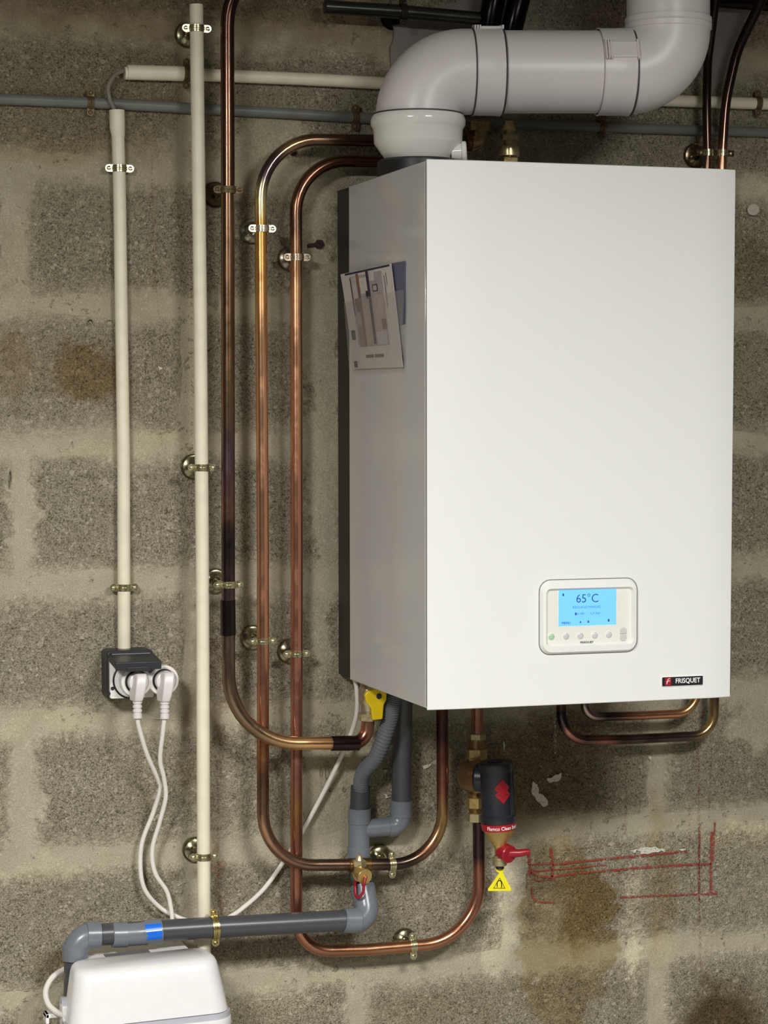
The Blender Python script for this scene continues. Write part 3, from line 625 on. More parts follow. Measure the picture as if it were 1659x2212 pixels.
for px, py, s in ((1215, 1284, 2.2), (1242, 1325, 2.2), (1252, 1343, 1.6), (1269, 1342, 2.0), (1313, 1339, 2.2)):
    x, z = F(px, py); s *= .00067
    part('screen_icon', MB().prism([(x+s*.8*c_, z+s*1.4*d_) for c_, d_ in ((-1, -1), (-1, .2), (0, 1), (1, .2), (1, -1))], YF-.003, YF-.0028), M['screenink'], ctrl)
br = .0046
for i, (px, py) in enumerate(((1189.5, 1375), (1221, 1374), (1252, 1373), (1283, 1372), (1313.5, 1370.5))):
    fdisc(px, py, br*1.15, 'whiteink', 'button_ring', .0019, .0006); fdisc(px, py, br, 'buttongreen' if i == 0 else 'button', 'button', .0021, .0016)
for py, hf in ((1362, 0), (1377, pi)):
    x, z = F(1344.5, 1369.5); dz = .0006 if hf == 0 else -.0006
    sgn = 1 if hf == 0 else -1
    o = [(x+br*math.cos(a), z+dz+sgn*(.0052+br*.75*math.sin(a))) for a in [pi*i/10 for i in range(11)]]+[(x-br, z+dz), (x+br, z+dz)]
    if sgn > 0: o = o[::-1]
    part('button', MB().prism(o, YF-.0036, YF-.002), M['button'], ctrl, .0006)
ftext('FRISQUET', 1266, 1387, 4, 'greyink', 'lettering', wpx=31, bold=.00005)
# badge
bx, bz = F(1473.5, 1471); bw = F(1517.5, 1471)[0]-F(1429.5, 1471)[0]; bh = F(1473, 1461)[1]-F(1473, 1480.5)[1]
badge = part('name_badge', MB().prism([(bx+x, bz+z) for x, z in rrect(bw, bh, .0012, 3)], YF-.0016, YF+.003), M['ink'], boil, .0003, label='black name badge')
part('badge_border', MB().prism([(bx+x, bz+z) for x, z in rrect(bw+.0013, bh+.0013, .0016, 3)], YF-.0012, YF+.003), M['whiteink'], badge)
lx, lz = F(1442, 1472); part('badge_emblem', MB().prism([(lx+x, lz+z) for x, z in rrect(.0088, .0105, .001, 3)], YF-.0018, YF-.0015), M['redband'], badge)
for pts in (((-.0026, -.0038), (-.0016, -.0038), (.0006, .0036), (-.0004, .0036)), ((-.0026, -.0006), (.0028, .0008), (.0028, .0016), (-.0026, .0002)), ((-.0002, .0030), (.003, .0040), (.003, .0046), (-.0002, .0037))):
    part('badge_emblem_line', MB().prism([(lx+x, lz+z) for x, z in pts][::-1], YF-.0020, YF-.0018), M['whiteink'], badge)
ftext('FRISQUET', 1484.5, 1470, 10, 'whiteink', 'badge_lettering', badge, .00010, .0018, 58)

# leaflets on the boiler side
XS = BL
def sheet(name, quad, ma, out, n=8, bow=0., th=.0006, parent=None, root=None):   # quad in pixels: TL, TR, BR, BL
    a, b, c, d = [Q(x, y, BL) for x, y in quad]; v = []; mb = MB()
    for side in (0, 1):
        for j in range(n+1):
            for i in range(n+1):
                u = i/n; w = j/n; p = (a.lerp(b, u)).lerp(d.lerp(c, u), w)
                o = out+bow*((1-w)**2)*(1-u*.6)+side*th*-1
                v.append(p+Vector((-o, 0, 0)))
    N = (n+1)**2; f = []
    for j in range(n):
        for i in range(n):
            q = j*(n+1)+i; f.append((q, q+1, q+n+2, q+n+1)); f.append((N+q, N+q+n+1, N+q+n+2, N+q+1))
    for i in range(n):
        for s, t_ in ((i, i+1), (n*(n+1)+i+1, n*(n+1)+i), ((i+1)*(n+1), i*(n+1)), (i*(n+1)+n, (i+1)*(n+1)+n)): f.append((s, N+s, N+t_, t_))
    return mb.add(v, f, True)
def quad_sub(quad, u0, w0, u1, w1):
    a, b, c, d = [Vector((x, y, 0)) for x, y in quad]
    g_ = lambda u, w: (a.lerp(b, u)).lerp(d.lerp(c, u), w)
    return [tuple(g_(u, w)[:2]) for u, w in ((u0, w0), (u1, w0), (u1, w1), (u0, w1))]
QB = [(849, 569), (877, 564), (876, 700), (852, 702)]
solo('booklet', sheet('booklet', QB, None, .0022, 4, 0, .0015), M['paperblue'], 'dark blue booklet tucked behind the leaflet on the boiler side', 'booklet', loc=Q(865, 690, BL))
QL = [(747, 593), (853, 569), (876, 793), (770, 797)]
lf = thing('leaflet', 'folded leaflet with a room photo in a clear pocket on the boiler side', 'leaflet', Q(800, 790, BL))
part('sheet', sheet('sheet', QL, None, .0042, 8, .004, .0008), M['paper'], lf)
def prt(u0, w0, u1, w1, col, lift=.0003, name='printed_area'):
    n_ = 'print_%d_%d_%d' % col
    if n_ not in M: M[n_] = plain(n_, srgb(*col), .5, 0, .1, 90)
    a, b, c, d = [Q(x, y, BL) for x, y in QL]; n = 6; v = []
    for j in range(n+1):
        for i in range(n+1):
            u = u0+(u1-u0)*i/n; w = w0+(w1-w0)*j/n; p = (a.lerp(b, u)).lerp(d.lerp(c, u), w)
            v.append(p+Vector((-(.0042+.004*((1-w)**2)*(1-u*.6)+lift), 0, 0)))
    part(name, MB().add(v, [(j*(n+1)+i, j*(n+1)+i+1, (j+1)*(n+1)+i+1, (j+1)*(n+1)+i) for j in range(n) for i in range(n)]), M[n_], lf)
prt(.09, .005, .97, .025, (40, 42, 70)); prt(.17, .05, .80, .78, (172, 164, 166), .0002); prt(.17, .06, .19, .45, (60, 60, 76)); prt(.30, .03, .35, .78, (140, 100, 84)); prt(.20, .06, .30, .28, (200, 194, 196), .0004)
prt(.36, .08, .50, .24, (214, 208, 200), .0004); prt(.50, .02, .55, .76, (46, 46, 66), .0004); prt(.56, .03, .66, .13, (206, 200, 200), .0004); prt(.60, .17, .70, .24, (40, 36, 46), .0004); prt(.615, .18, .685, .23, (190, 184, 186), .0006)
prt(.58, .28, .78, .46, (176, 166, 164), .0004); prt(.22, .28, .32, .36, (126, 98, 76), .0005); prt(.24, .36, .30, .42, (96, 104, 84), .0006); prt(.70, .52, .79, .62, (118, 104, 92), .0005); prt(.46, .22, .50, .30, (34, 32, 40), .0006)
prt(.58, .64, .78, .77, (190, 190, 198), .0005); prt(.21, .56, .30, .78, (150, 138, 136), .0004); prt(.36, .34, .49, .76, (186, 172, 160), .0004)
prt(.05, .60, .13, .70, (52, 76, 60), .0005, 'printed_mark'); prt(.03, .92, .10, .985, (22, 52, 36), .0005, 'printed_mark'); prt(.30, .862, .46, .893, (104, 96, 88), .0005, 'printed_mark'); prt(.485, .862, .66, .893, (104, 96, 88), .0005, 'printed_mark'); prt(.84, .10, .855, .42, (150, 144, 142), .0005, 'printed_mark'); prt(.88, .08, .89, .2, (120, 114, 112), .0005, 'printed_mark')
solo('document_pocket', sheet('document_pocket', [(757, 651), (887, 626), (883, 797), (769, 801)], None, .0102, 6, 0, .0003), M['film'], 'clear plastic document pocket stuck on the boiler side', 'pocket', loc=Q(820, 799, BL))

# ------------------------------------------------------------------ flue
A = P(903, 262, .21); RF = .0592
fl = thing('flue_duct', 'white plastic flue rising from the boiler and turning up to the ceiling', 'flue', (A.x, A.y, BZ1+.024))
zc = lambda py: P(903, py, .21).z
T = Matrix.Translation((A.x, A.y, 0))
zb = BZ1+.0235
part('collar', MB().lathe([(.001, zb), (.046, zb), (.0475, zb+.002), (.0618, zc(312)), (.0624, zc(309)), (.0632, zc(281)), (.0642, zc(278)), (.0668, zc(271)), (.0672, zc(262)), (.0660, zc(255)), (.0640, zc(250)), (.060, zc(249))], T, 48), M['collar'], fl, label='glossy white collar')
pp = P(992, 322, .21); pc = Vector((A.x+.052, A.y-.03, zc(330)))
dirp = Vector((.93, -.35, .05)).normalized()
part('test_port', MB().lathe([(.011, -.012), (.0125, .002), (.0145, .003), (.0145, .008), (.0125, .0095), (.001, .0095)], axisM(pc, pc+dirp), 20), M['collar'], fl)
zh = P(1015, 157, .225).z
ang = math.radians(12.5); dv = Vector((math.cos(ang), -math.sin(ang), .012)).normalized()
def onaxis(px):                        # point of the horizontal axis seen at pixel column px
    lo, hi = 0., .8
    for _ in range(50):
        mid = (lo+hi)/2; q = Vector((A.x, A.y, zh))+dv*mid; r_ = q-CAM; x = CXP+FPX*r_.dot(RT)/r_.dot(FW)
        if x < px: lo = mid
        else: hi = mid
    return Vector((A.x, A.y, zh))+dv*lo
corner = Vector((A.x, A.y, zh)); c2 = onaxis(1443)
part('elbow', MB().tube(fillet([Vector((A.x, A.y, zc(255))), corner, onaxis(1050)], [.064], .006), RF+.0006, 48, False), M['flue'], fl)
part('straight_pipe', MB().tube([onaxis(1040), onaxis(1330)], RF-.0014, 48, False), M['flue'], fl)
part('elbow', MB().tube(fillet([onaxis(1345), c2, c2+Vector((0, 0, .062))], [.060], .006), RF+.0004, 48, False), M['flue'], fl)
part('riser', MB().tube([c2+Vector((0, 0, .05)), Vector((c2.x, c2.y, ZC-.002))], RF-.0002, 48, False), M['flue'], fl)
part('riser_socket', MB().lathe([(RF, .058), (RF+.0022, .059), (RF+.0026, .066), (RF+.0012, .0675), (RF+.0026, .069), (RF+.0024, .075), (RF, .0755)], Matrix.Translation(c2), 48), M['flue'], fl)
def sleeve(p0, p1, nm='coupling'):
    a, b = onaxis(p0), onaxis(p1); L = (b-a).length
    return part(nm, MB().lathe([(RF+.0006, -.0012), (RF+.0024, -.0012), (RF+.0024, 0), (RF+.0016, .0006), (RF+.0018, L*.5), (RF+.0022, L-.003), (RF+.0028, L-.0016), (RF+.0026, L), (RF-.0014, L+.0006)], axisM(a, b), 48), M['flue'], fl), a, b
M['seam'] = plain('dark_seal', srgb(70, 64, 62), .6)
def seal(px, ext=0.):
    a = onaxis(px); part('seal', MB().lathe([(RF+.0002, -.0009), (RF+.0021, -.0009), (RF+.0021, .0009), (RF+.0002, .0009)], axisM(a, a+dv), 48), M['seam'], fl)
seal(1018.5); seal(1083); seal(1362)
part('seal', MB().lathe([(.058, zc(249)), (.0637, zc(249.5)), (.0637, zc(246.5)), (.058, zc(246))], T, 48), M['seam'], fl)
s1, a, b = sleeve(1022, 1080)
up = Vector((0, 0, 1)); side_ = dv.cross(up).normalized()
def latch(a, b, angd, par):
    ra = Matrix.Rotation(math.radians(angd), 3, dv) @ up; tv = dv.cross(ra)
    Mx = Matrix.Identity(4); o = a+ra*(RF+.0015)
    for i in range(3): Mx[i][0] = dv[i]; Mx[i][1] = tv[i]; Mx[i][2] = ra[i]; Mx[i][3] = o[i]
    L = (b-a).length
    q = MB().box((.004, -.0125, -.004), (L+.002, .0125, .0026), Mx)
    part('latch', q, M['flue'], par, .0015)
    for k_ in (0, .0035, .007): part('latch_rib', MB().box((-.001+k_, -.0155, -.004), (.0012+k_, .0155, .0042), Mx), M['flue'], par, .0005)
    part('latch_rib', MB().box((L-.0005, -.015, -.004), (L+.0025, .015, .0042), Mx), M['flue'], par, .0006)
latch(a, b, 8, s1)
s2, a, b = sleeve(1292, 1358)
latch(a, b, 68, s2)

# ------------------------------------------------------------------ brass fittings behind the flue
BRS = srgb(208, 194, 150); BRD = srgb(172, 148, 108)
def btone(mb, c=BRS): mb.c = [c]*len(mb.v); return mb
t = thing('brass_elbow', 'brass elbow fitting on the pipe end behind the flue collar', 'fitting', P(1005, 306, D2))
part('body', btone(MB().tube(fillet([P(1003, 306, D2), P(1036, 306, D2), P(1036, 268, D2)], [.013]), .0125, 20), BRD), M['brass'], t)
part('nut', btone(hexnut(MB(), P(1036, 285, D2), P(1036, 263, D2), .0168, 12), BRD), M['brass'], t)
part('nut', btone(hexnut(MB(), P(1003, 306, D2), P(1016, 306, D2), .0165, 12), srgb(110, 76, 50)), M['brass'], t)
t = thing('brass_valve', 'upright brass valve with hexagon nut above the boiler behind the flue', 'valve', P(1098, 352, D2))
part('stem', btone(MB().tube([P(1099, 365, D2), P(1099, 262, D2)], .0075, 18)), M['brass'], t)
part('collar_ring', btone(cyl(MB(), P(1099, 338, D2), P(1099, 316, D2), .0165)), M['brass'], t)
part('nut', btone(hexnut(MB(), P(1100, 305, D2), P(1100, 291, D2), .0145)), M['brass'], t)
part('cap', btone(cyl(MB(), P(1099, 282, D2), P(1099, 268, D2), .011, .008), srgb(225, 205, 160)), M['brass'], t)
part('foot', btone(MB().box((P(1082, 345, D2).x, -D2-.012, P(1082, 345, D2).z-.01), (P(1114, 345, D2).x, -D2+.012, P(1082, 339, D2).z)), BRD), M['brass'], t, .002)

# ------------------------------------------------------------------ gas tap
t = thing('gas_tap', 'brass gas tap with a yellow lever under the boiler left corner', 'valve', P(797, 1556, D1))
part('nut', btone(hexnut(MB(), P(797, 1556.5, D1), P(797, 1540, D1), .0172)), M['brass'], t)
part('body', btone(MB().lathe([(.001, 0), (.0125, 0), (.0125, .012), (.0155, .018), (.0155, .034), (.013, .04), (.013, .075), (.001, .075)], axisM(P(797, 1542, D1), P(797, 1490, D1)), 24), srgb(190, 178, 150)), M['brass'], t)
c = P(810, 1511, D1+.026)
Mx = Matrix.Translation(c)
lev = [(-.0165, .008), (-.012, .0135), (0, .0165), (.012, .0145), (.0172, .008), (.0168, -.001), (.0125, -.0085), (.0108, -.029), (-.0045, -.030), (-.0068, -.0125), (-.0145, -.002)]
part('lever', MB().prism(lev[::-1] if False else lev, -.004, .004, Mx), M['yellow'], t, .0018, 3, label='yellow lever')
part('lever_screw', MB().lathe([(.0001, .002), (.003, .002), (.0042, .0008), (.0042, 0)], Matrix.Translation(c+Vector((.005, -.004, .005))) @ Matrix.Rotation(pi/2, 4, 'X'), 14), M['blackbox'], t)
part('spindle', btone(cyl(MB(), P(800, 1511, D1), c+Vector((0, .002, 0)), .006)), M['brass'], t)

# ------------------------------------------------------------------ drain under the boiler
DD = .0295
dr = thing('drain_pipe', 'grey and charcoal plastic condensate drain from the boiler down to the white pump', 'drain', P(790, 1985, .086))
hp = catmull([P(858, 1482, .10), P(850, 1510, .098), P(840, 1560, .088), P(815, 1630, .066), P(785, 1670, .045), P(778, 1710, DD+.002)], 40)
part('corrugated_hose', MB().tube(hp, [.0112+(.0009 if i % 4 < 2 else -.0006) for i in range(len(hp))], 20), M['hose'], dr, label='ribbed grey hose')
part('rubber_cuff', cyl(MB(), P(779, 1697, DD), P(777, 1748, DD), .0148), M['rubber'], dr, label='dark rubber cuff')
tee = part('tee', cyl(MB(), P(776.5, 1746, DD), P(776, 1779, DD), .0172), M['drain_grey'], dr)
part('tee_body', MB().tube([P(776, 1778, DD), P(775, 1834, DD)], .0162, 24), M['drain_grey'], tee)
part('tee_branch', MB().tube([P(778, 1791, DD), P(842, 1786, DD)], .0145, 24), M['drain_grey'], tee)
part('tee_socket', cyl(MB(), P(775, 1830, DD), P(774, 1866, DD), .0176), M['drain_grey'], tee)
part('branch_elbow', MB().tube(fillet([P(838, 1786, DD), P(864, 1784, DD), P(866, 1750, DD)], [.0155]), .0160, 24), M['drain_grey'], dr)
part('branch_socket', cyl(MB(), P(866, 1764, DD), P(867, 1729, DD), .0168), M['drain_grey'], dr)
part('overflow_pipe', MB().tube([P(867, 1745, DD), P(869, 1600, .04), P(871, 1466, .048)], .0148, 24), M['drain_dark'], dr, label='charcoal pipe')
DP = .086
part('down_pipe', MB().tube(fillet([P(775, 1850, DD), P(774, 1884, DD), P(786, 1918, DP-.018)], [.03]), .0158, 24), M['drain_dark'], dr)
el = MB().tube(fillet([P(783, 1912, DP-.022), P(797, 1991, DP), P(742, 1988, DP)], [.020]), .0178, 24)
part('lower_elbow', el, M['drain_grey'], dr, label='light grey elbow')
part('elbow_rim', MB().tube([P(783.2, 1914, DP-.0215), P(787, 1937, DP-.016)], .0184, 24), M['drain_grey'], dr)
part('elbow_socket', cyl(MB(), P(777, 1988, DP), P(745, 1988.5, DP), .0184), M['drain_grey'], dr)
part('run_pipe', MB().tube([P(752, 1988, DP), P(470, 2003, DP), P(200, 2020, DP)], .0155, 24), M['drain_dark'], dr, label='charcoal pipe')
b1 = part('bend_fitting', MB().tube(fillet([P(347, 2011, DP), P(300, 2017, DP+.002), P(243, 2020, DP)], [.06]), .0168, 24), M['drain_grey'], dr)
part('fitting_socket', cyl(MB(), P(348, 2011, DP), P(312, 2015, DP), .0180), M['drain_grey'], b1)
part('fitting_socket', cyl(MB(), P(275, 2019, DP), P(242, 2020, DP), .0180), M['drain_grey'], b1)
q0, q1 = P(345, 2011.3, DP), P(310, 2015, DP)
lb = MB(); Mx = axisM(q0, q1); L = (q1-q0).length
nrm = Vector((-.25, -1, .35)).normalized(); lo = Mx.inverted().to_3x3() @ nrm; a0 = math.atan2(lo.y, lo.x)
lb.lathe([(.0182, .0), (.0182, L)], Mx, 10, True, a0-.75, a0+.55)
part('blue_label', lb, M['blue'], b1, label='bright blue sticker')
lb = MB().lathe([(.0184, .0), (.0184, L)], Mx, 4, True, a0-.08, a0+.0); part('label_stripe', lb, M['whiteink'], b1)
part('corner_elbow', MB().tube(fillet([P(215, 2019, DP), P(165, 2022, DP), P(162, 2062, DP)], [.026]), .0182, 24), M['drain_grey'], dr)
part('elbow_socket', cyl(MB(), P(216, 2020, DP), P(186, 2021, DP), .0194), M['drain_grey'], dr)
part('elbow_socket', cyl(MB(), P(163, 2040, DP), P(161.5, 2074, DP), .0194, .0182), M['drain_grey'], dr)
part('tail_pipe', MB().tube([P(162, 2070, DP), P(161, 2160, DP)], .0155, 24), M['drain_dark'], dr)

# ------------------------------------------------------------------ brass drain tap on the middle copper pipe
t = thing('drain_tap', 'small brass drain tap with a red strap on the low copper pipe', 'valve', P(776, 1900, D2))
part('tee_body', btone(cyl(MB(), P(752, 1869, D2), P(800, 1868, D2), .0105), srgb(110, 84, 50)), M['brass'], t)
part('nut', btone(hexnut(MB(), P(776, 1872, D2+.012), P(776, 1858, D2+.012), .0108)), M['brass'], t)
part('spindle', btone(cyl(MB(), P(776, 1860, D2+.012), P(776, 1847, D2+.012), .0065, .004)), M['brass'], t)
part('body', btone(cyl(MB(), P(774, 1888, D2), P(778, 1890, D2+.026), .0105)), M['brass'], t)
part('neck', btone(cyl(MB(), P(776, 1870, D2+.012), P(776, 1888, D2+.014), .008)), M['brass'], t)
ca = P(787, 1893, D2+.036); dirc = Vector((.2, -.95, -.15)).normalized()
part('outlet_cap', btone(MB().lathe([(.0105, -.014), (.0105, -.002), (.0118, -.001), (.0118, .002), (.0112, .0028), (.0001, .0028)], axisM(ca, ca+dirc), 26), srgb(214, 182, 112)), M['brass'], t)
part('cap_pin', btone(MB().sphere(ca+dirc*.004, .0026, 10), srgb(220, 140, 90)), M['brass'], t)
st = catmull([ca+dirc*.004, P(786, 1912, D2+.042), P(784, 1928, D2+.04), P(776, 1938, D2+.036), P(768, 1934, D2+.03), P(767, 1915, D2+.024), P(768, 1898, D2+.018)], 6)
part('strap', MB().tube(st, .0022, 8), M['red'], t, label='red plastic strap')

# ------------------------------------------------------------------ magnetic filter
DF = .112
ft = thing('magnetic_filter', 'black magnetic dirt filter with brass cone and red lever under the boiler', 'filter', P(1031, 1800, D3))
part('inlet_stub', MB().tube([P(1031, 1592, D3), P(1031, 1478, D3)], .0090, 20, True, [tame(CU)]*2), M['copper'], ft, label='copper stub')
def hx(px, y0, y1, r, c=BRS): part('nut', btone(hexnut(MB(), P(px, y0, D3), P(px, y1, D3), r), c), M['brass'], ft)
hx(1030, 1598, 1584, .0138); part('union', btone(cyl(MB(), P(1029.5, 1618, D3), P(1029.5, 1596, D3), .0118), srgb(170, 140, 90)), M['brass'], ft)
hx(1029, 1640, 1617, .0165, srgb(205, 180, 120)); hx(1027, 1745, 1722, .0140, srgb(205, 180, 120)); hx(1027.5, 1775, 1756, .0132)
part('union', btone(cyl(MB(), P(1028, 1762, D3), P(1028, 1738, D3), .0105), srgb(150, 120, 74)), M['brass'], ft)
part('body', btone(MB().tube([P(1028, 1728, D3), P(1028, 1636, D3)], .0115, 20), srgb(160, 126, 78)), M['brass'], ft)
c0 = P(1021, 1676, D3+.012); c1 = P(1058, 1682, DF-.012)
part('swivel', btone(MB().lathe([(.001, -.012), (.018, -.012), (.0245, -.006), (.0245, .02), (.019, .034), (.019, .06)], axisM(c0, c1), 28), srgb(150, 122, 88)), M['brass'], ft)
ac = lambda py: P(1073+(py-1700)*.045, py, DF)
zt, zb = ac(1645).z, ac(1776).z; cxp = ac(1712); tilt = (ac(1776)-ac(1645))
MF = axisM(ac(1776), ac(1645)); HL = (ac(1776)-ac(1645)).length
def fprof(mb, lst, seg=36): return mb.lathe(lst, MF, seg)
R = .0262
body = part('canister', fprof(MB(), [(.001, .0), (R, .0), (R+.0008, .004), (R+.0006, .010), (R-.0018, .0125), (R-.0022, HL-.016), (R-.0004, HL-.012), (R-.0002, HL-.002), (R-.0016, HL), (.012, HL), (.0115, HL-.002), (.001, HL-.002)]), M['filter_black'], ft, label='black plastic canister')
part('top_knob', fprof(MB(), [(.010, HL-.001), (.010, HL+.0014), (.0065, HL+.0016), (.006, HL-.001)]), M['rubber'], body)
for a_ in (-2.55, -1.7, -1.25, -.45):
    T = MF @ Matrix.Rotation(a_, 4, 'Z')
    part('rib', MB().box((R-.004, -.0016, .012), (R-.0002, .0016, HL-.014), T), M['filter_black'], body, .0008)
hb = P(1040, 1682, DF-.018)
part('side_boss', MB().lathe([(.001, .0), (.019, 0), (.022, .004), (.022, .03), (.001, .03)], axisM(hb+Vector((-.006, .012, 0)), hb+Vector((.03, -.012, 0))), 28), M['filter_black'], body)
# red double-diamond emblem wrapped on the canister
view = (CAM-cxp); view.z = 0; lo = MF.inverted().to_3x3() @ view.normalized(); va = math.atan2(lo.y, lo.x)
sgnv = 1 if (MF.to_3x3() @ Vector((math.cos(va+.3), math.sin(va+.3), 0))).dot(RT) > (MF.to_3x3() @ Vector((math.cos(va), math.sin(va), 0))).dot(RT) else -1
def wrap(u, h, r): a = va+sgnv*u/r; return MF @ Vector((r*math.cos(a), r*math.sin(a), h))
for cc_, hc in ((.0088, HL*.60), (.0096, HL*.49)):
    rw = R-.0014; v = [wrap(cc_, hc, rw)]; n = 24
    for i in range(n):
        t_ = i/n*4; s_ = int(t_); fr = t_-s_; cs = [(1, 0), (0, 1), (-1, 0), (0, -1), (1, 0)]
        x = cs[s_][0]+(cs[s_+1][0]-cs[s_][0])*fr; y = cs[s_][1]+(cs[s_+1][1]-cs[s_][1])*fr
        v.append(wrap(cc_+x*.0125, hc+y*.0135, rw))
    part('emblem', MB().add(v, [(0, 1+i, 1+(i+1) % n) for i in range(n)], True), M['redband'], body, label='red diamond emblem')
part('red_band', fprof(MB(), [(R-.004, -.0105), (R-.0012, -.0105), (R+.0002, -.0005), (R-.002, 0)]), M['redband'], ft, label='red band with white lettering')
text('band_lettering', 'Flamco Clean Smart', .0070, M['whiteink'], ft, lambda u, v, w: wrap(u+.0105, -.0056+v*1.05, R-.0002+w), .0001, 0, .00008)
part('cone', btone(fprof(MB(), [(R-.002, -.0105), (.0075, -.0385), (.0075, -.056), (.001, -.056)]), srgb(206, 176, 112)), M['brass'], ft, label='brass cone')
vl = ac(1776)+(MF.to_3x3() @ Vector((0, 0, -.050)))
part('outlet', btone(MB().lathe([(.001, -.016), (.008, -.016), (.0108, -.0145), (.0108, -.007), (.012, -.006), (.012, -.003), (.0085, -.002), (.0085, 0)], Matrix.Translation(vl), 24)), M['brass'], ft)
part('seal', MB().lathe([(.001, -.020), (.0062, -.020), (.0062, -.0155), (.001, -.0155)], Matrix.Translation(vl), 18), M['ink'], ft)
hc = P(1101, 1846, DF+.016); hdir = Vector((.28, -.93, -.12)).normalized()
part('lever_hub', MB().lathe([(.001, -.018), (.0125, -.018), (.0135, -.014), (.0135, -.001), (.0122, .0008), (.001, .0008)], axisM(hc, hc+hdir), 28), M['red'], ft, label='red round lever')
h2 = P(1142, 1840, DF+.018)
lv = MB().tube([hc+hdir*-.006, hc.lerp(h2, .5), h2], [.0072, .0058, .0048], 12); part('lever', lv, M['red'], ft)
# yellow warning tag
tc = P(1080, 1905, DF); s = mpp(1080, 1905, DF)
tri = [(-27, -18), (24, -21), (26, -17), (6, 20), (10, 26), (9, 31), (-10, 31), (-9, 25), (-2, 19), (-28, -14)]
tg = solo('warning_tag', MB().prism([(tc.x+x*s, tc.z+z*s) for x, z in tri][::-1], tc.y-.0006, tc.y+.0006), M['tag'], 'yellow triangular magnet warning tag hanging from the filter', 'tag', loc=tc)
def rim(pts, w, nm):
    n = len(pts); cxm = sum(p[0] for p in pts)/n; czm = sum(p[1] for p in pts)/n
    o = [(tc.x+x*s, tc.y-.0009, tc.z+z*s) for x, z in pts]+[(tc.x+(cxm+(x-cxm)*w)*s, tc.y-.0009, tc.z+(czm+(z-czm)*w)*s) for x, z in pts]
    part(nm, MB().add(o, [(i, (i+1) % n, n+(i+1) % n, n+i) for i in range(n)], False), M['ink'], tg)
rim([(-16, -13), (12, -15), (-1, 10)], .86, 'printed_triangle')
ma_ = [P(1080+x, 1905-z, DF+.0010) for x, z in [(-6, -11), (-6, -2), (-4, 2), (-1, 3), (2, 1.5), (3, -2), (3.5, -12)]]
part('printed_magnet', MB().tube(catmull([Vector((p.x, tc.y-.0009, p.z)) for p in ma_], 4), .0007, 6), M['ink'], tg)

# ------------------------------------------------------------------ socket, adapter, plugs
def srect(x0, y0, x1, y1, d): a = P(x0, y1, d); b = P(x1, y0, d); return a, b
a, b = P(236, 1512, .052), P(330, 1404, .052)
bxc, bzc = (a.x+b.x)/2, (a.z+b.z)/2; BW = .076; BH = a.z-b.z; BW = b.x-a.x+.004; BH = b.z-a.z
sk = thing('wall_socket', 'black outdoor socket box with raised lid on the wall', 'socket', (bxc, -.006, bzc))
part('box', MB().prism([(bxc+x, bzc+z) for x, z in rrect(BW, BH, .006, 4)], -.046, -.004, smooth=True), M['blackbox'], sk, .002)
part('face_plate', MB().prism([(bxc+.001+x, bzc-.0035+z) for x, z in rrect(BW-.004, BH-.010, .003, 3)], -.0535, -.044), M['white'], sk, .001, label='white face plate')
part('plate_rim', MB().prism([(bxc+.001+x, bzc-.0035+z) for x, z in rrect(BW-.010, BH-.018, .003, 3)], -.0542, -.05), M['white'], sk, .0006)
for px, py in ((243, 1487), (234.5, 1498)):
    p = P(px, py, .0545); part('screw_hole', MB().lathe([(.0001, .0), (.0026, 0), (.0026, .001)], Matrix.Translation(p) @ Matrix.Rotation(pi/2, 4, 'X'), 12), M['ink'], sk)
p = P(252, 1470, .0545); part('gap_shade_ring', MB().lathe([(.0248, 0), (.0262, .0006), (.0276, 0)], Matrix.Translation(P(284, 1469, .0545)) @ Matrix.Rotation(pi/2, 4, 'X'), 32), M['ink'], sk)  # black ring painted as the shaded gap between adapter and plate
zl = bzc+BH/2-.006; LM = Matrix.Translation((bxc+.001, -.052, zl)) @ Matrix.Rotation(math.radians(7), 4, 'X')
lid = MB(); lid.box((-BW/2+.002, -.046, -.002), (BW/2-.002, 0, .001), LM); ld_ = part('lid', lid, M['blackbox'], sk, .001, label='black hinged lid')
part('lid_lip', MB().box((-BW/2+.001, -.051, -.0105), (BW/2-.001, -.046, .0015), LM), M['blackbox'], ld_, .0015)
for s_ in (-1, 1): part('lid_side', MB().box((s_*(BW/2-.0025)-.0015, -.046, -.009), (s_*(BW/2-.0025)+.0015, 0, .001), LM), M['blackbox'], ld_, .0008)
part('lid_grip', MB().box((-.017, -.0525, -.0125), (.017, -.049, -.0055), LM), M['blackbox'], ld_, .0012)
part('lid_window', MB().lathe([(.001, -.0024), (.0165, -.0024), (.0185, -.0034), (.0185, -.002)], LM @ Matrix.Translation((0, -.024, 0)), 28), M['pumpgrey'], ld_)
part('hinge_bar', MB().tube([Vector((bxc-BW/2+.006, -.051, zl+.001)), Vector((bxc+BW/2-.006, -.051, zl+.001))], .0026, 10), M['blackbox'], sk)
# adapter: figure of eight
DA = .078; w1 = P(295, 1473, DA); w2 = P(354, 1470, DA); ra = .0222
ad = thing('double_adapter', 'white figure-of-eight double socket adapter plugged into the black socket', 'adapter', (w1.x, -.054, w1.z))
dx_ = w2.x-w1.x; out = []
base = math.atan2(w2.z-w1.z, dx_)
mid = ((w1.x+w2.x)/2, (w1.z+w2.z)/2)
for c_, a0, a1 in ((w1, .62, 2*pi-.62), (w2, pi+.62, 3*pi-.62)):
    for i in range(23): a = a0+(a1-a0)*i/22; out.append((c_.x+ra*math.cos(a+base), c_.z+ra*math.sin(a+base)))
    # waist points
    wx_ = .0; out.append((mid[0]+(.0035 if c_ is w2 else -.0035)*0, mid[1]+(-.0105 if c_ is w1 else .0105)))
out = out[::-1]
part('shell', MB().prism(out, -DA, -.0552, smooth=True), M['white'], ad, .004, 4)
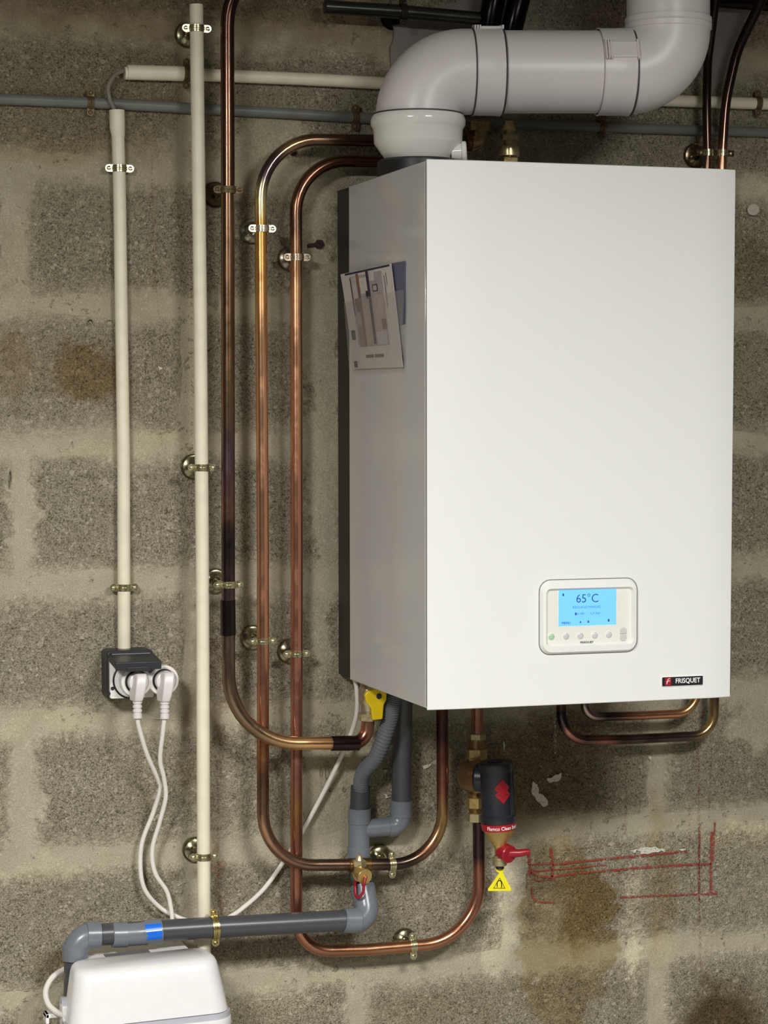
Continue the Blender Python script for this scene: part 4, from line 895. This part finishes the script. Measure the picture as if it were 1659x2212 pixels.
for c_ in (w1, w2):
    T = Matrix.Translation((c_.x, -DA, c_.z)) @ Matrix.Rotation(pi/2, 4, 'X')
    part('socket_rim', MB().lathe([(.0168, -.002), (.0178, .0012), (.0188, .0006), (.0192, -.001)], T, 32), M['white'], ad)
    part('socket_well', MB().lathe([(.001, .0001), (.0158, .0003), (.0168, .0004), (.0168, -.003)], T, 32), M['ink'], ad)
def plug(name_lab, c_, tip, cablepts, lab2):
    tt = thing('plug', name_lab, 'plug', (c_.x, -DA, c_.z), 'white plugs in the adapter')
    T = Matrix.Translation((c_.x+.001, -DA, c_.z)) @ Matrix.Rotation(pi/2, 4, 'X')
    part('plug_base', MB().lathe([(.0145, 0), (.015, .006), (.0135, .010), (.009, .012), (.001, .012)], T, 28), M['plug'], tt)
    # flat-faced angled body narrowing downwards
    tip = Vector((tip.x, 0, tip.z)); top = Vector((c_.x+.0035, 0, c_.z+.0135)); bot = Vector((tip.x, 0, tip.z+.024))
    v = []; secs = [(0, .0072, -DA-.012, -DA-.020), (.12, .0084, -DA-.008, -DA-.024), (.5, .0082, -DA-.006, -DA-.026), (.78, .0074, -DA-.004, -DA-.024), (1, .0064, -DA-.005, -DA-.020)]
    f_ = []
    for k_, (u, w, y1, y0) in enumerate(secs):
        q = top.lerp(bot, u)
        v += [Vector((q.x-w*1.45, y1+.004, q.z)), Vector((q.x-w*.8, y0, q.z)), Vector((q.x+w*.9, y0, q.z)), Vector((q.x+w*1.35, y1+.004, q.z))]
        if k_: o_ = 4*(k_-1); f_ += [(o_+i, o_+(i+1) % 4, o_+4+(i+1) % 4, o_+4+i) for i in range(4)]
    f_ += [(3, 2, 1, 0), tuple(4*(len(secs)-1)+i for i in range(4))]
    f_ = [tuple(reversed(x)) for x in f_]
    part('plug_body', MB().add(v, f_, False), M['plug'], tt, .0022, 3)
    path = [bot.lerp(tip, i/24)+Vector((0, -DA-.012, 0)) for i in range(25)]
    rr_ = [.0067 if (i % 6) < 4 or i > 20 else .0052 for i in range(25)]; rr_[0] = .0067
    part('strain_relief', MB().tube(path, rr_, 14), M['plug'], tt)
    e = path[-1]
    solo('cable', MB().tube(catmull([e+Vector((0, 0, .004))]+cablepts, 12), .0033, 10), M['cable'], lab2, 'cable', 'white cables', loc=cablepts[-1])
tipA, tipB = P(297, 1551, DA+.012), P(356, 1552, DA+.012)
plug('left white angled plug, under the black lid', w1, tipA, [P(300, 1570, .085), P(318, 1630, .07), P(342, 1685, .05), P(346, 1705, .045), P(331, 1755, .03), P(305, 1830, .022), P(309, 1912, .022), P(345, 1960, .024), P(386, 1982, .03), P(415, 1996, .03), P(424, 2040, .03)], 'white cable hanging from the left plug, bowing furthest left')
plug('right white angled plug, beside the black lid', w2, tipB, [P(352, 1580, .085), P(346, 1640, .07), P(354, 1680, .06), P(358, 1722, .052), P(345, 1775, .04), P(329, 1835, .03), P(335, 1885, .03), P(360, 1925, .03), P(369, 1960, .035), P(373, 1995, .04), P(378, 2045, .04)], 'white cable hanging from the right plug in an S-curve')
solo('cable', MB().tube(catmull([P(766, 1468, .06), P(771, 1492, .058), P(770, 1545, .05), P(752, 1600, .035), P(715, 1680, .02), P(665, 1775, .014), P(620, 1850, .012), P(570, 1920, .014), P(520, 1965, .02), P(484, 1990, .024), P(474, 2016, .024)], 12), .0034, 10), M['cable'], 'white cable sagging from under the boiler behind the copper pipes', 'cable', 'white cables', loc=P(480, 1990, .03))

# ------------------------------------------------------------------ condensate pump
pm = thing('condensate_pump', 'white plastic condensate pump under the drain pipe at bottom left', 'pump', P(310, 2290, .07))
pcx = P(322, 2150, .178).x; z_rim = P(487, 2178, .158).z; z_top = P(310, 2086, .178).z; MR = Matrix.Translation((pcx, 0, z_top)) @ Matrix.Rotation(math.radians(-1.6), 4, 'Y')
def super_sec(w, y0, y1, r, z, n=8):     # rounded rectangle in plan
    o = rrect(w, y1-y0, r, n); ym = (y0+y1)/2; return [Vector((x, ym+y, z)) for x, y in o]
def loft(secs, ma, name, par, cap=True):
    n = len(secs[0]); v = [MR @ q for s_ in secs for q in s_]
    f_ = [(k_*n+i, k_*n+(i+1) % n, (k_+1)*n+(i+1) % n, (k_+1)*n+i) for k_ in range(len(secs)-1) for i in range(n)]
    mbx = MB().add(v, f_, True)
    if cap: mbx.f += [tuple(range(n-1, -1, -1)), tuple((len(secs)-1)*n+i for i in range(n))]; mbx.sm += [False, False]
    return part(name, mbx, ma, par)
hR = z_top-z_rim; S = []
for u, w, yf, r in ((1, .2300, .152, .026), (.7, .2225, .149, .026), (.4, .2150, .1455, .026), (.2, .2095, .1425, .025), (.11, .2065, .140, .024), (.055, .2025, .1365, .022), (.022, .198, .132, .021), (.006, .192, .126, .02), (0, .184, .118, .018)):
    S.append(super_sec(w*.985, -yf-.038, -.106, min(r, .03), -hR*u))
cover = loft(S[::-1], M['pump'], 'cover', pm)
loft([super_sec(.2330, -.1925, -.1055, .029, -hR-.001), super_sec(.2330, -.1925, -.1055, .029, -hR-.010)], M['pumpgrey'], 'grey_band', pm)
loft([super_sec(.2345, -.194, -.1055, .030, -hR-.009), super_sec(.235, -.195, -.1055, .030, -hR-.013), super_sec(.233, -.193, -.1055, .03, -hR-.03), super_sec(.222, -.186, -.1055, .03, -hR-.075)], M['pump'], 'tray', pm)
part('rear_housing', MB().box((-.074, -.107, -.15), (.078, -.012, -.003), MR), M['pump'], pm, .004, 3)
part('rating_label', MB().box((-.045, -.098, -.0032), (.02, -.078, -.0026), MR), M['greyink'], pm)
part('side_inlet', MB().tube([P(165, 2168, .12), P(131, 2168, .12)], .010, 18), M['pumpgrey'], pm)
part('mounting_tab', MB().box((-.1165, -.14, -.095), (-.104, -.115, -.055), MR), M['pump'], pm, .002)
lb = P(96, 2187, .1); part('side_latch', MB().box((lb.x, -.112, lb.z-.006), (lb.x+.03, -.09, lb.z), None), M['pump'], pm, .001)
part('side_latch', MB().box((lb.x, -.112, lb.z-.014), (lb.x+.005, -.09, lb.z), None), M['pump'], pm, .001)
part('latch_arm', MB().tube([P(124, 2188, .1), P(140, 2212, .1), P(150, 2260, .1)], .0045, 10), M['pumpgrey'], pm)
solo('cable', MB().tube(catmull([P(165, 2086, .05), P(139, 2094, .055), P(113, 2112, .065), P(99, 2140, .08), P(104, 2168, .10), P(122, 2186, .12), P(138, 2193, .135), P(148, 2195, .14)], 10), .0042, 10), M['cable'], 'short white cable looping at the left side of the white pump', 'cable', 'white cables', loc=P(140, 2190, .1))

# ------------------------------------------------------------------ odds and ends in the wall
c = P(1626, 447, .0); t = thing('wall_plug', 'pale plastic plug stub sticking out of the wall right of the boiler', 'wall plug', c)
pd = Vector((-.35, -.85, -.4)).normalized(); part('sleeve', cyl(MB(), c+pd*-.006, c+pd*.012, .0078), M['plug_wall'], t); part('flange', cyl(MB(), c+pd*.011, c+pd*.0145, .0095), M['plug_wall'], t)
c = P(688, 528, .0); t = thing('rusty_bolt', 'rusty bolt end in a dark hole beside the boiler', 'bolt', c)
part('head', hexnut(MB(), c+Vector((0, .002, 0)), c+Vector((0, -.008, 0)), .0072), M['rust'], t); part('shank', cyl(MB(), c+Vector((-.018, -.004, -.003)), c+Vector((0, -.005, 0)), .0028), M['rust'], t)
c = P(632, 331, 0); solo('screw_stub', cyl(MB(), c+Vector((0, .003, 0)), c+Vector((0, -.008, 0)), .0045), M['rust'], 'small rusty screw stub under the upper copper bend', 'screw', loc=c)
